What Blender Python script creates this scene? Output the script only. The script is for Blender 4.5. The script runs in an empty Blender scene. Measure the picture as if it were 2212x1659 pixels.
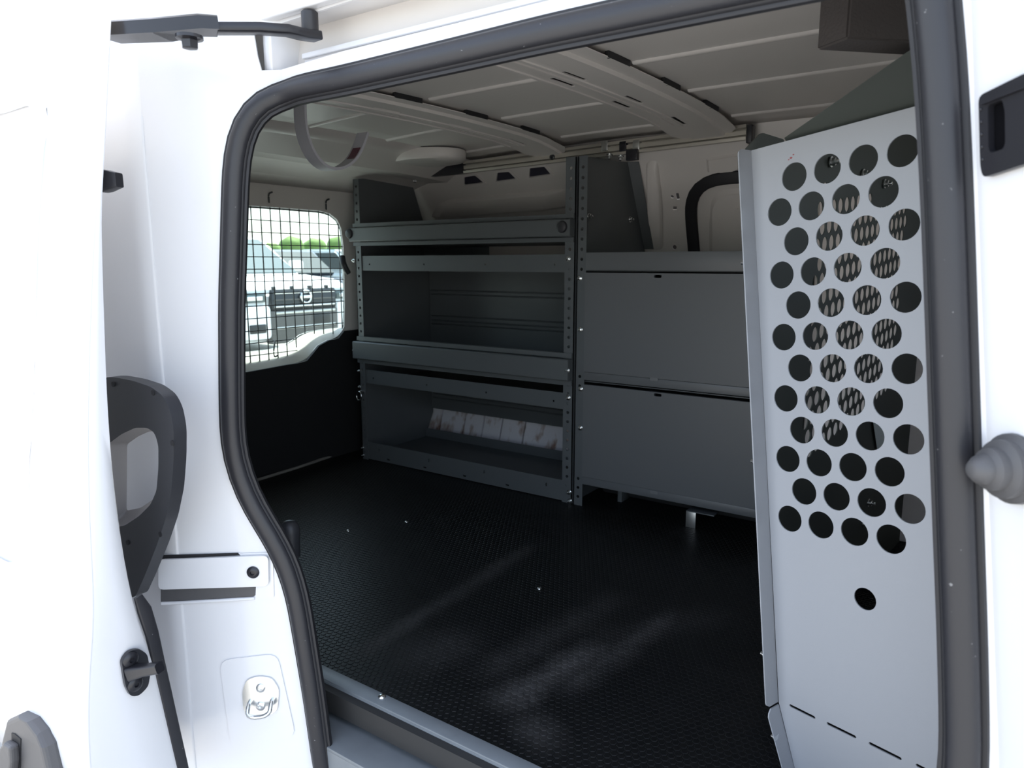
import bpy, bmesh, math, random
from mathutils import Vector, Matrix
from mathutils.geometry import tessellate_polygon
random.seed(7)
SC = bpy.context.scene
COL = SC.collection

# ------------------------------------------------------------------ camera
F = 1534.0; CX, CY = 1106.0, 829.5
HY, VX = 569.0, -1160.0
PITCH = math.atan((CY - HY) / F); CP, SP = math.cos(PITCH), math.sin(PITCH)
CAMH = 0.78
_r = VX - CX; _w = F * CP - (HY - CY) * SP; _n = math.hypot(_r, _w)
UX, UY = -_r / _n, -_w / _n
CAM = Vector((0, 0, CAMH))
cd = bpy.data.cameras.new('camera'); cam = bpy.data.objects.new('camera', cd); COL.objects.link(cam)
cam.location = CAM
cam.rotation_euler = (math.pi / 2 - PITCH, 0, math.atan2(-UY, UX))
cd.sensor_fit = 'HORIZONTAL'; cd.sensor_width = 36; cd.lens = 36 * F / 2212; cd.clip_start = 0.02; cd.clip_end = 500
cd.dof.use_dof = True; cd.dof.focus_distance = 1.35; cd.dof.aperture_fstop = 8.0
SC.camera = cam

# ------------------------------------------------------------------ sky, sun, exposure
SC.view_settings.view_transform = 'Standard'
try: SC.view_settings.look = 'None'
except Exception: pass
SC.view_settings.gamma = 1.0
SC.view_settings.use_curve_mapping = False
SC.view_settings.exposure = 0.70
wd = bpy.data.worlds.new('sky'); SC.world = wd; wd.use_nodes = True
nt = wd.node_tree; nt.nodes.clear()
so = nt.nodes.new('ShaderNodeOutputWorld'); sb = nt.nodes.new('ShaderNodeBackground'); sk = nt.nodes.new('ShaderNodeTexSky')
sk.sky_type = 'NISHITA'; sk.sun_disc = False; sk.sun_elevation = math.radians(69); sk.air_density = 1.0; sk.dust_density = 2.0; sk.ozone_density = 1.0
SUN_DIR = Vector((0.17, -0.34, -0.925)).normalized()      # the way the light travels
sk.sun_rotation = math.atan2(-SUN_DIR.x, -SUN_DIR.y)
sb.inputs['Strength'].default_value = 0.42
hs = nt.nodes.new('ShaderNodeHueSaturation'); hs.inputs['Saturation'].default_value = 0.62; nt.links.new(sk.outputs[0], hs.inputs['Color'])
nt.links.new(hs.outputs[0], sb.inputs[0]); nt.links.new(sb.outputs[0], so.inputs[0])
sl = bpy.data.lights.new('sun', 'SUN'); sl.energy = 9.0; sl.angle = math.radians(0.6); sl.color = (1, 0.95, 0.86)
sun = bpy.data.objects.new('sun', sl); COL.objects.link(sun)
sun.rotation_euler = SUN_DIR.to_track_quat('-Z', 'Y').to_euler(); sun.location = (-6, 6, 8)

# ------------------------------------------------------------------ helpers: rays through the calibrated camera
def ray(px, py):
    x, y, z = px - CX, py - CY, F
    up = -y * CP - z * SP; fw = z * CP - y * SP
    return Vector((UX * x + UY * fw, -UY * x + UX * fw, up))
def at(px, py, ax, v):
    d = ray(px, py); k = 'XYZ'.index(ax)
    return CAM + d * ((v - CAM[k]) / d[k])
def at_plane(px, py, p0, n):
    d = ray(px, py); return CAM + d * ((Vector(n).dot(Vector(p0) - CAM)) / Vector(n).dot(d))

# ------------------------------------------------------------------ materials
MATS = {}
def mat(name, col, rough=0.5, metal=0.0, coat=0.0, bump=0.0, bscale=200, vary=0.0, vscale=6, spec=0.5, bdist=0.002):
    if name in MATS: return MATS[name]
    m = bpy.data.materials.new(name); m.use_nodes = True; n = m.node_tree; b = n.nodes['Principled BSDF']
    b.inputs['Base Color'].default_value = (*col, 1); b.inputs['Roughness'].default_value = rough; b.inputs['Metallic'].default_value = metal
    b.inputs['Specular IOR Level'].default_value = spec
    if coat: b.inputs['Coat Weight'].default_value = coat; b.inputs['Coat Roughness'].default_value = 0.08
    tc = n.nodes.new('ShaderNodeTexCoord')
    if bump:
        t = n.nodes.new('ShaderNodeTexNoise'); t.inputs['Scale'].default_value = bscale; t.inputs['Detail'].default_value = 3
        n.links.new(tc.outputs['Object'], t.inputs['Vector'])
        bp = n.nodes.new('ShaderNodeBump'); bp.inputs['Strength'].default_value = bump; bp.inputs['Distance'].default_value = bdist
        n.links.new(t.outputs['Fac'], bp.inputs['Height']); n.links.new(bp.outputs[0], b.inputs['Normal'])
    if vary:
        t = n.nodes.new('ShaderNodeTexNoise'); t.inputs['Scale'].default_value = vscale; t.inputs['Detail'].default_value = 6
        n.links.new(tc.outputs['Object'], t.inputs['Vector'])
        mx = n.nodes.new('ShaderNodeMix'); mx.data_type = 'RGBA'
        mx.inputs[6].default_value = (*[c * (1 - vary) for c in col], 1); mx.inputs[7].default_value = (*[min(1, c * (1 + vary)) for c in col], 1)
        n.links.new(t.outputs['Fac'], mx.inputs[0]); n.links.new(mx.outputs[2], b.inputs['Base Color'])
    MATS[name] = m; return m
WHITE = mat('white_paint', (0.80, 0.80, 0.81), 0.28, coat=0.4)
WHITE_IN = mat('white_interior_paint', (0.70, 0.665, 0.63), 0.38, bump=0.05, bscale=60)
GREY = mat('grey_powder_coat', (0.33, 0.345, 0.37), 0.36, bump=0.12, bscale=700, bdist=0.0006)
SHELFG = mat('shelf_grey_enamel', (0.10, 0.11, 0.115), 0.38, bump=0.08, bscale=500, vary=0.06, vscale=14, bdist=0.0006)
DOORG = mat('cabinet_grey_enamel', (0.115, 0.122, 0.128), 0.42, bump=0.08, bscale=500, bdist=0.0006)
SILL = mat('sill_grey_coating', (0.20, 0.22, 0.235), 0.4, bump=0.1, bscale=600, vary=0.12, vscale=30, bdist=0.0006)
RUBBER = mat('black_rubber', (0.022, 0.022, 0.026), 0.42, bump=0.15, bscale=350, bdist=0.0008)
RUBIN = mat('rubber_lip', (0.016, 0.016, 0.019), 0.55, bump=0.1, bscale=400, bdist=0.0006)
BLKP = mat('black_plastic', (0.03, 0.031, 0.036), 0.45, bump=0.2, bscale=900, bdist=0.0005)
DGREYP = mat('dark_grey_plastic', (0.085, 0.083, 0.085), 0.5, bump=0.2, bscale=900, bdist=0.0005)
TRIMG = mat('grey_handle_plastic', (0.33, 0.31, 0.30), 0.5)
BLKM = mat('black_painted_metal', (0.018, 0.018, 0.022), 0.3, bump=0.06, bscale=300, bdist=0.0008)
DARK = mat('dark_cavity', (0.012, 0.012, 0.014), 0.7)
TRIMB = mat('black_trim_board', (0.012, 0.012, 0.013), 0.7)
ZINC = mat('zinc_plated_steel', (0.78, 0.80, 0.80), 0.22, 1.0)
STEEL = mat('galvanised_steel', (0.55, 0.55, 0.53), 0.35, 0.9, vary=0.15, vscale=40)
ALU = mat('aluminium_rail', (0.50, 0.47, 0.41), 0.32, 0.35, bump=0.05, bscale=200)
FOAM = mat('charcoal_textured_block', (0.055, 0.048, 0.046), 0.75, bump=0.5, bscale=260, bdist=0.002)
STRAPM = mat('grey_strap', (0.40, 0.40, 0.43), 0.4)
OLIVE = mat('dark_bulkhead_enamel', (0.055, 0.063, 0.057), 0.6, spec=0.3, bump=0.12, bscale=700, bdist=0.0006)
ASPH = mat('asphalt', (0.30, 0.295, 0.28), 0.9, bump=0.4, bscale=80, vary=0.15, vscale=1.5)
LEAF = mat('tree_foliage', (0.12, 0.20, 0.05), 0.8, vary=0.4, vscale=0.4)
CARW = mat('car_white', (0.82, 0.82, 0.82), 0.25, coat=0.6)
CARD = mat('car_navy', (0.05, 0.06, 0.085), 0.2, coat=0.8)
CARS = mat('car_silver_blue', (0.42, 0.47, 0.52), 0.3, 0.3, coat=0.5)
CARG = mat('car_glass', (0.05, 0.075, 0.08), 0.05, spec=0.8)
CARG2 = mat('far_car_glass', (0.03, 0.04, 0.045), 0.35, spec=0.3)
CHROME = mat('chrome', (0.8, 0.82, 0.84), 0.12, 1.0)
GRILLE = mat('grille_black', (0.02, 0.021, 0.023), 0.35)
BUMPG = mat('grey_bumper_plastic', (0.10, 0.095, 0.09), 0.6)
TYRE = mat('tyre_rubber', (0.015, 0.015, 0.016), 0.8)
LEDGE = mat('ledge_beige_paint', (0.30, 0.295, 0.265), 0.5)
WIRE = mat('wire_mesh_black', (0.05, 0.055, 0.055), 0.45)

def specks(m, scale, lo, col):
    n = m.node_tree; b = n.nodes['Principled BSDF']; tc = n.nodes.new('ShaderNodeTexCoord'); t = n.nodes.new('ShaderNodeTexNoise')
    t.inputs['Scale'].default_value = scale; t.inputs['Detail'].default_value = 2; n.links.new(tc.outputs['Object'], t.inputs['Vector'])
    r = n.nodes.new('ShaderNodeValToRGB'); r.color_ramp.elements[0].position = lo; r.color_ramp.elements[1].position = lo + .03
    r.color_ramp.elements[0].color = b.inputs['Base Color'].default_value; r.color_ramp.elements[1].color = (*col, 1)
    n.links.new(t.outputs['Fac'], r.inputs[0]); n.links.new(r.outputs[0], b.inputs['Base Color'])
specks(RUBBER, 160, .74, (.22, .22, .22))
def glass_mat():
    m = bpy.data.materials.new('window_glass'); m.use_nodes = True; n = m.node_tree; n.nodes.clear()
    o = n.nodes.new('ShaderNodeOutputMaterial'); t = n.nodes.new('ShaderNodeBsdfTransparent'); g = n.nodes.new('ShaderNodeBsdfGlossy')
    t.inputs[0].default_value = (0.86, 0.94, 0.92, 1); g.inputs['Roughness'].default_value = 0.02
    mx = n.nodes.new('ShaderNodeMixShader'); mx.inputs[0].default_value = 0.05
    n.links.new(t.outputs[0], mx.inputs[1]); n.links.new(g.outputs[0], mx.inputs[2]); n.links.new(mx.outputs[0], o.inputs[0])
    return m
GLASS = glass_mat()

# ------------------------------------------------------------------ object plumbing
WM = {}
def link(o, parent=None, M=None):
    M = M or Matrix.Identity(4)
    COL.objects.link(o)
    if parent is not None:
        o.parent = parent; o.matrix_parent_inverse = WM[parent].inverted()
    o.matrix_basis = M; WM[o] = M.copy()
    return o
def tag(o, label=None, cat=None, group=None, kind=None):
    if label: o['label'] = label
    if cat: o['category'] = cat
    if group: o['group'] = group
    if kind: o['kind'] = kind
    return o
def thing(name, label, cat, loc=(0, 0, 0), group=None):
    o = bpy.data.objects.new(name, None); o.empty_display_size = 0.05
    link(o, None, Matrix.Translation(Vector(loc))); return tag(o, label, cat, group)
def struct(o): o['kind'] = 'structure'; return o
def smooth(me, ang=35):
    for p in me.polygons: p.use_smooth = True
    try: me.set_sharp_from_angle(angle=math.radians(ang))
    except Exception: pass
def mesh_from(name, V, Fc, m, sm=35, fix=True):
    me = bpy.data.meshes.new(name); me.from_pydata([tuple(v) for v in V], [], Fc)
    if fix:
        bm = bmesh.new(); bm.from_mesh(me); bmesh.ops.recalc_face_normals(bm, faces=bm.faces); bm.to_mesh(me); bm.free()
    if m: me.materials.append(m)
    if sm: smooth(me, sm)
    me.update(); return me
def obj(name, V, Fc, m, parent=None, sm=35, label=None):
    o = bpy.data.objects.new(name, mesh_from(name, V, Fc, m, sm)); link(o, parent)
    if label: o['label'] = label
    return o
def bm_obj(name, bm, m, parent=None, sm=35, label=None):
    bmesh.ops.recalc_face_normals(bm, faces=bm.faces)
    me = bpy.data.meshes.new(name); bm.to_mesh(me); bm.free(); me.materials.append(m)
    if sm: smooth(me, sm)
    o = bpy.data.objects.new(name, me); link(o, parent)
    if label: o['label'] = label
    return o
def bm_box(bm, lo, hi, bev=0.0, seg=2, M=None):
    r = bmesh.ops.create_cube(bm, size=1.0); vs = r['verts']
    for v in vs:
        v.co = Vector(((lo[i] + hi[i]) / 2 + v.co[i] * (hi[i] - lo[i]) for i in range(3)))
    if bev:
        es = list({e for v in vs for e in v.link_edges})
        rr = bmesh.ops.bevel(bm, geom=es, offset=bev, segments=seg, affect='EDGES', profile=0.5); vs = list({v for f in rr['faces'] for v in f.verts} | {v for v in vs if v.is_valid})
    if M is not None:
        for v in vs: v.co = M @ v.co
def box(name, lo, hi, m, parent=None, bev=0.003, M=None, label=None, seg=2):
    bm = bmesh.new(); lo, hi = [min(a, b) for a, b in zip(lo, hi)], [max(a, b) for a, b in zip(lo, hi)]
    bm_box(bm, lo, hi, min(bev, 0.45 * min(h - l for l, h in zip(lo, hi))), seg, M); return bm_obj(name, bm, m, parent, label=label)
def circ(c, r, n=20, ry=None):
    return [(c[0] + r * math.cos(2 * math.pi * i / n), c[1] + (ry or r) * math.sin(2 * math.pi * i / n)) for i in range(n)]
def rrect(x0, y0, x1, y1, r, n=5):
    P = []
    for cx, cy, a in ((x1 - r, y1 - r, 0), (x0 + r, y1 - r, 90), (x0 + r, y0 + r, 180), (x1 - r, y0 + r, 270)):
        for i in range(n + 1):
            t = math.radians(a + 90 * i / n); P.append((cx + r * math.cos(t), cy + r * math.sin(t)))
    return P
def roundpoly(P, r, n=4):
    out = []
    for i in range(len(P)):
        a, b, c = Vector(P[i - 1]), Vector(P[i]), Vector(P[(i + 1) % len(P)])
        u, v = (a - b), (c - b); k = min(r, u.length * 0.45, v.length * 0.45); p, q = b + u.normalized() * k, b + v.normalized() * k
        for j in range(n + 1):
            t = j / n; out.append(tuple(p * (1 - t) ** 2 + b * 2 * t * (1 - t) + q * t * t))
    return out
def chaikin(P, it=2):
    P = [Vector(p) for p in P]
    for _ in range(it):
        Q = [P[0]]
        for a, b in zip(P, P[1:]): Q += [a * 0.75 + b * 0.25, a * 0.25 + b * 0.75]
        P = Q + [P[-1]]
    return P
def plate(name, outline, holes, th, fn, m, parent=None, cuts=(), sm=0, label=None):
    """sheet with real holes; fn(u, v, w) -> world, w from 0 to -th; cuts: u values where extra edges are put"""
    loops = [[Vector((p[0], p[1], 0)) for p in outline]] + [[Vector((p[0], p[1], 0)) for p in h] for h in holes]
    tris = tessellate_polygon(loops); pts = [p for l in loops for p in l]; n = len(pts)
    bm = bmesh.new()
    A = [bm.verts.new((p.x, p.y, 0)) for p in pts]; B = [bm.verts.new((p.x, p.y, -th)) for p in pts]
    for t in tris:
        if len(set(t)) < 3: continue
        for vs in ((A[t[0]], A[t[1]], A[t[2]]), (B[t[2]], B[t[1]], B[t[0]])):
            try: bm.faces.new(vs)
            except ValueError: pass
    k = 0
    for l in loops:
        q = len(l)
        for i in range(q):
            j = (i + 1) % q
            try: bm.faces.new((A[k + i], A[k + j], B[k + j], B[k + i]))
            except ValueError: pass
        k += q
    for c in cuts:
        if isinstance(c, tuple) and c[0] == 'p':
            bmesh.ops.bisect_plane(bm, geom=bm.verts[:] + bm.edges[:] + bm.faces[:], plane_co=c[1], plane_no=c[2]); continue
        ax, val = c if isinstance(c, tuple) else ('u', c)
        no = (1, 0, 0) if ax == 'u' else (0, 1, 0); co = (val, 0, 0) if ax == 'u' else (0, val, 0)
        bmesh.ops.bisect_plane(bm, geom=bm.verts[:] + bm.edges[:] + bm.faces[:], plane_co=co, plane_no=no)
    for v in bm.verts: v.co = Vector(fn(*v.co))
    return bm_obj(name, bm, m, parent, sm, label)
def XZ(y): return lambda u, v, w: (u, y - w, v)         # plate facing -Y, front at y
def YZ(x, s=1): return lambda u, v, w: (x + s * w, u, v)     # plate facing +X (s=1), front at x
def sweep(name, path, prof, m, parent=None, closed=False, up=None, cap=True, sm=50, label=None, scale=None):
    """prof in (n, m): n = side (up x tangent), m = up"""
    P = [Vector(p) for p in path]; N = len(P); V = []; Fc = []; k = len(prof)
    lastn = None
    for i in range(N):
        a = P[(i - 1) % N] if (closed or i > 0) else P[i]; b = P[(i + 1) % N] if (closed or i < N - 1) else P[i]
        t = (b - a).normalized(); u = up(i, P[i]) if callable(up) else (Vector(up) if up is not None else Vector((0, 0, 1)))
        if abs(u.dot(t)) > 0.98: u = lastn.cross(t) if lastn is not None else Vector((1, 0, 0))
        s = u.cross(t).normalized(); u2 = t.cross(s).normalized(); lastn = s
        f = scale[i] if scale else 1
        for (q, r) in prof: V.append(P[i] + s * q * f + u2 * r * f)
    for i in range(N if closed else N - 1):
        j = (i + 1) % N
        for c in range(k):
            d = (c + 1) % k; Fc.append((i * k + c, i * k + d, j * k + d, j * k + c))
    if cap and not closed: Fc.append(tuple(range(k))[::-1]); Fc.append(tuple((N - 1) * k + c for c in range(k)))
    return obj(name, V, Fc, m, parent, sm, label)
def tube(name, path, r, m, parent=None, n=10, closed=False, label=None):
    return sweep(name, path, circ((0, 0), r, n), m, parent, closed, label=label)
def lathe(name, prof, M, m, parent=None, n=24, label=None):
    """prof: list of (radius, height) along local z"""
    V = []; Fc = []; k = len(prof)
    for i in range(n):
        a = 2 * math.pi * i / n
        for (r, h) in prof: V.append(M @ Vector((r * math.cos(a), r * math.sin(a), h)))
    for i in range(n):
        j = (i + 1) % n
        for c in range(k - 1): Fc.append((i * k + c, j * k + c, j * k + c + 1, i * k + c + 1))
    Fc.append(tuple(i * k for i in range(n))[::-1]); Fc.append(tuple(i * k + k - 1 for i in range(n)))
    return obj(name, V, Fc, m, parent, 40, label)
def frame(pos, z, up=(0, 0, 1)):
    z = Vector(z).normalized(); u = Vector(up)
    if abs(u.dot(z)) > 0.95: u = Vector((1, 0, 0))
    x = u.cross(z).normalized(); y = z.cross(x)
    M = Matrix((x, y, z)).transposed().to_4x4(); M.translation = Vector(pos); return M
# shared small hardware meshes ------------------------------------------------
def make_bolt_mesh():
    V = []; Fc = []
    def ring(r, h, n=12): 
        k = len(V)
        for i in range(n): V.append((r * math.cos(2 * math.pi * i / n), r * math.sin(2 * math.pi * i / n), h))
        return k
    lv = [ring(1.0, 0), ring(1.0, .22), ring(.72, .25), ring(.70, .85), ring(.42, .95), ring(.40, 1.5), ring(.30, 1.6)]
    for a, b in zip(lv, lv[1:]):
        for i in range(12): Fc.append((a + i, a + (i + 1) % 12, b + (i + 1) % 12, b + i))
    Fc.append(tuple(range(lv[-1], lv[-1] + 12))); Fc.append(tuple(range(11, -1, -1)))
    return mesh_from('bolt', V, Fc, ZINC, 40)
def make_dome_mesh():
    V = []; Fc = []; n = 12; pr = [(1, 0), (1, .15), (.9, .4), (.6, .62), (.25, .7)]
    for r, h in pr:
        for i in range(n): V.append((r * math.cos(2 * math.pi * i / n), r * math.sin(2 * math.pi * i / n), h))
    for a in range(len(pr) - 1):
        for i in range(n): Fc.append((a * n + i, a * n + (i + 1) % n, (a + 1) * n + (i + 1) % n, (a + 1) * n + i))
    Fc.append(tuple(range((len(pr) - 1) * n, len(pr) * n))); Fc.append(tuple(range(n - 1, -1, -1)))
    return mesh_from('rivet', V, Fc, ZINC, 60)
BOLT = make_bolt_mesh(); DOME = make_dome_mesh()
def bolt(parent, pos, nrm, s, me=None, name='bolt', label=None):
    o = bpy.data.objects.new(name, me or BOLT); link(o, parent, frame(pos, nrm) @ Matrix.Scale(s, 4))
    if label: o['label'] = label
    return o

# ================================================================== THE BODY SIDE with the door opening
YA = 0.74; XJ, XK = -0.93, -0.046; LEAN = 0.124     # the front pillar leans back going up
def xk(z): return XK + (1.0 - z) * LEAN
JD = Vector((-0.824, -0.566)); KD = Vector((0.65, -0.76))
def foot(s, z=1.0):
    """footprint of the jamb: plan position and outward normal at arc coordinate s"""
    XK = xk(z)
    if s < XJ: p = Vector((XJ, YA)) + JD * (XJ - s); n = Vector((0.566, -0.824))
    elif s > XK: p = Vector((XK, YA)) + KD * (s - XK); n = Vector((-0.76, -0.65))
    else: p = Vector((s, YA)); n = Vector((0, -1))
    return p, n
def SZ(u, v, w=0.0):
    p, n = foot(u, v)
    return Vector((p.x + n.x * w, p.y + n.y * w, v))
def px_sz(px, py):
    q = at(px, py, 'Y', YA)
    if q.x < XJ:
        q = at_plane(px, py, (XJ, YA, 0), (0.566, -0.824, 0)); return (XJ - (Vector((q.x, q.y)) - Vector((XJ, YA))).length, q.z)
    if q.x > xk(q.z):
        nk = Vector((KD.x, KD.y, 0)).cross(Vector((-LEAN, 0, 1))); q = at_plane(px, py, (xk(0), YA, 0), nk); return (xk(q.z) + (YA - q.y) / 0.76, q.z)
    return (q.x, q.z)
LEFT = [(682, 1659), (660, 1504), (640, 1386), (623, 1289), (606, 1235), (573, 1167), (533, 1108), (516, 1077), (498, 1033), (486, 989), (481, 955), (479, 854), (478, 651), (481, 560), (485, 405), (488, 338), (493, 297), (506, 253), (527, 223), (554, 199), (591, 181), (641, 169), (740, 148), (1000, 85), (1177, 41), (1348, 3)]
RIGHT = [(2060, 0), (2069, 45), (2075, 120), (2087, 362), (2092, 500), (2107, 980), (2121, 1400), (2126, 1659)]
cl = [px_sz(*p) for p in LEFT]; cr = [px_sz(*p) for p in RIGHT]
zt = cl[-1][1]
cont = [(cl[0][0] + 0.03, -0.30)] + cl + [(-0.20, zt)]
pa, pb, pc = Vector((-0.11, zt)), Vector((cr[0][0] + .002, zt)), Vector(cr[0])
for i in range(8):
    t = i / 8; cont.append(tuple(pa * (1 - t) ** 2 + pb * 2 * t * (1 - t) + pc * t * t))
cont += cr + [(cr[-1][0], -0.30)]
CONT = [tuple(p) for p in cont]
# resample for smoothness
def resample(P, d, closed=False):
    P = [Vector(p) for p in P]; 
    if closed: P = P + [P[0]]
    out = [P[0]]
    for a, b in zip(P, P[1:]):
        k = max(1, int((b - a).length / d))
        for i in range(1, k + 1): out.append(a + (b - a) * i / k)
    return out[:-1] if closed else out
def relax(P, it=3, keep=True):
    for _ in range(it):
        P = [P[0]] + [(P[i - 1] + P[i] * 2 + P[i + 1]) / 4 for i in range(1, len(P) - 1)] + [P[-1]]
    return P
CONT = [tuple(p) for p in relax(resample(CONT, 0.02), 3)]
HOLE = []
for i in range(len(CONT)):
    a, b = Vector(CONT[max(0, i - 1)]), Vector(CONT[min(len(CONT) - 1, i + 1)]); d = (b - a).normalized(); HOLE.append(tuple(Vector(CONT[i]) + Vector((d.y, -d.x)) * .007))
SJ = px_sz(345, 700)[0]; SKE = 0.21
ZTOP = 1.27
chz = [px_sz(548, 70), px_sz(556, 120), px_sz(565, 152), px_sz(740, 111), px_sz(1180, 2)]
zb = chz[-1][1]; ct = [px_sz(740, 7), px_sz(608, 50)]
chan = chz + [(-0.02, zb), (-0.02, ct[0][1])] + ct
wall_r = plate('wall_right', [(SJ, -0.55), (SKE, -0.55), (SKE, .1), (xk(.1) + .13, .1), (xk(1.0) + .13, 1.0), (xk(ZTOP) + .13, ZTOP), (SJ, ZTOP)], [HOLE, chan], 0.004, SZ, WHITE, None,
               cuts=(XJ, XJ - .01, XJ + .01, ('p', (xk(0), 0, 0), (1, LEAN, 0)), ('p', (xk(0) + .008, 0, 0), (1, LEAN, 0))))
struct(wall_r); wall_r['label'] = 'white painted door aperture with rolled jambs around the side opening'
# rebate around the opening (the pinch flange the rubber sits on)
sweep('pinch_flange', [SZ(p[0], p[1], -0.012) for p in CONT], [(-.004, -.03), (.004, -.03), (.004, .004), (-.004, .004)], WHITE, wall_r, up=lambda i, p: Vector((0, -1, 0)))
# rear quarter panel behind the jamb corner, rounding over from the jamb into the outer skin
def loft_grid(name, fn, U, Vv, m, parent, th=None, sm=60, label=None):
    V = [fn(u, v) for v in Vv for u in U]; n = len(U)
    Fc = [(j * n + i, j * n + i + 1, (j + 1) * n + i + 1, (j + 1) * n + i) for j in range(len(Vv) - 1) for i in range(n - 1)]
    o = obj(name, V, Fc, m, parent, sm, label)
    if th:
        md = o.modifiers.new('thickness', 'SOLIDIFY'); md.thickness = th; md.offset = 0
    return o
cj = foot(SJ)[0]
def tumble(z): return 0.55 * max(0, z - 0.98) ** 1.5
def quarter(u, z):
    # u: 0..1 arc turning from jamb direction to -X, then straight back
    d0 = math.atan2(JD.y, JD.x) + 2 * math.pi; d1 = math.pi
    R = 0.03
    if u <= 1:
        p = Vector((cj.x, cj.y)); st = 8
        for i in range(int(u * st)):
            a = d0 + (d1 - d0) * (i + .5) / st; p += Vector((math.cos(a), math.sin(a))) * R / st * 1.2
    else:
        p = quarter(1, 0).xy + Vector((-(u - 1), 0))
    return Vector((p.x, p.y + tumble(z), z))
ZL = [-0.55, -.3, 0, .3, .6, .8, .95, 1.0, 1.05, 1.1, 1.15, 1.2, 1.27]
loft_grid('rear_quarter_panel', quarter, [i / 8 for i in range(9)] + [1.1, 1.3, 1.6, 2.2], ZL, WHITE, wall_r, 0.003)
def ckz(z): return foot(xk(max(z, .1)) + .13 if z > .1 else SKE, z)[0]
loft_grid('front_body_panel', lambda u, z: Vector((ckz(z).x + u, ckz(z).y, z)), [0, .05, .2, .7, 1.5], ZL, WHITE, wall_r, 0.003)
# upper sliding-door channel: back, floor, dark end and rail inside
chl, chr_ = chan[2][0], -0.02
zc0, zc1 = zb, ct[0][1]
box('track_back', (-0.93, 0.795, zc0 - .02), (-0.02, 0.80, zc1 + .03), WHITE, wall_r, 0.001)
box('track_floor', (-0.945, 0.742, zc0 - .012), (-0.02, 0.80, zc0 - .006), WHITE, wall_r, 0.001)
box('track_roof', (-0.945, 0.742, zc1 + .004), (-0.02, 0.80, zc1 + .012), WHITE, wall_r, 0.001)
box('track_end', (-0.965, 0.735, zc0 - .01), (-0.945, 0.80, zc1 + .02), WHITE, wall_r, 0.002)
box('track_rail', (-0.915, 0.766, zc0 + .012), (-0.02, 0.772, zc0 + .020), WHITE, wall_r, 0.002)
box('track_rail_web', (-0.915, 0.772, zc0 - .006), (-0.02, 0.775, zc0 + .020), WHITE, wall_r, 0.001)
tube('track_slot', [at(*p, 'Y', 0.793) for p in ((636, 99), (645, 97))], 0.004, DARK, wall_r, 8)
# roof edge moulding over the channel
sweep('roof_gutter', [Vector((x, 0.732, zc1 + 0.006)) for x in (-1.0, -.8, -.5, -.2, 0.0)], rrect(-.008, -.004, .008, .01, .003, 3), WHITE, wall_r)
# outer roof skin over everything
def roof_out(u, y): return Vector((u, y, 1.27 + 0.06 * math.sin(math.pi * min(1, max(0, (y - .62) / 1.9)))))
loft_grid('roof_skin', roof_out, [-2.4, -1.5, -.5, .4, 1.6], [.62 + 1.9 * i / 10 for i in range(11)], WHITE, wall_r, 0.004)
# ---- jamb details: lower track slot with its cover strip
def jamb_plate(name, P, th, off, m, parent=wall_r, holes=(), label=None):
    return plate(name, P, holes, th, lambda u, v, w: SZ(u, v, w + off), m, parent, cuts=(XJ,), label=label)
recP = roundpoly([px_sz(*p) for p in ((349, 1201), (590, 1192), (593, 1292), (349, 1302))], 0.006)
o = jamb_plate('slot_recess', recP, 0.002, 0.0025, WHITE)
jamb_plate('track_slot_shadow', [px_sz(*p) for p in ((349, 1268), (554, 1263), (553, 1284), (540, 1293), (349, 1298))], 0.001, 0.0032, DGREYP, label='dark lower sliding track slot')
jamb_plate('track_slot_gap', [px_sz(*p) for p in ((349, 1198), (515, 1193), (520, 1198), (349, 1206))], 0.001, 0.0032, DARK)
cover = jamb_plate('track_cover', roundpoly([px_sz(*p) for p in ((347, 1205), (583, 1196), (584, 1262), (347, 1269))], 0.009), 0.005, 0.009, WHITE, label='white cover strip with black screw')
q = px_sz(551, 1231); pn = foot(q[0])[1]; nJ = Vector((pn.x, pn.y, 0))
lathe('cover_screw', [(.0105, 0), (.0105, .002), (.008, .0045), (.004, .005), (.0035, .002)], frame(SZ(*q, .009), nJ), BLKM, cover, 20)
tube('slot_lip', [SZ(*px_sz(*p), .004) for p in ((352, 1301), (380, 1300), (470, 1295), (552, 1290))], 0.003, WHITE, wall_r, 8)
# pressed pad around the striker
pad = roundpoly([px_sz(*p) for p in ((475, 1425), (600, 1410), (640, 1590), (500, 1610))], 0.02)
jamb_plate('striker_pad', pad, 0.003, 0.003, WHITE)
# striker
stk = jamb_plate('door_striker', roundpoly([px_sz(*p) for p in ((535, 1464), (560, 1456), (590, 1460), (606, 1485), (602, 1530), (585, 1541), (545, 1549), (529, 1530), (526, 1490))], 0.008), 0.003, 0.007, ZINC, label='bright steel striker plate with loop')
q0, q1 = px_sz(543, 1512), px_sz(592, 1506); qq0, qq1 = px_sz(545, 1531), px_sz(592, 1527)
tube('striker_loop', chaikin([SZ(*q0, .004), SZ(*q0, .016), SZ(*qq0, .026), SZ(*qq1, .026), SZ(*q1, .016), SZ(*q1, .004)], 2), 0.0038, ZINC, stk, 10)
for p in ((566, 1481), (566, 1520)):
    s_ = px_sz(*p); lathe('striker_screw', [(.008, 0), (.008, .0015), (.006, .003), (.003, .003), (.003, .001)], frame(SZ(*s_, .007), nJ), ZINC, stk, 18)
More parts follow.
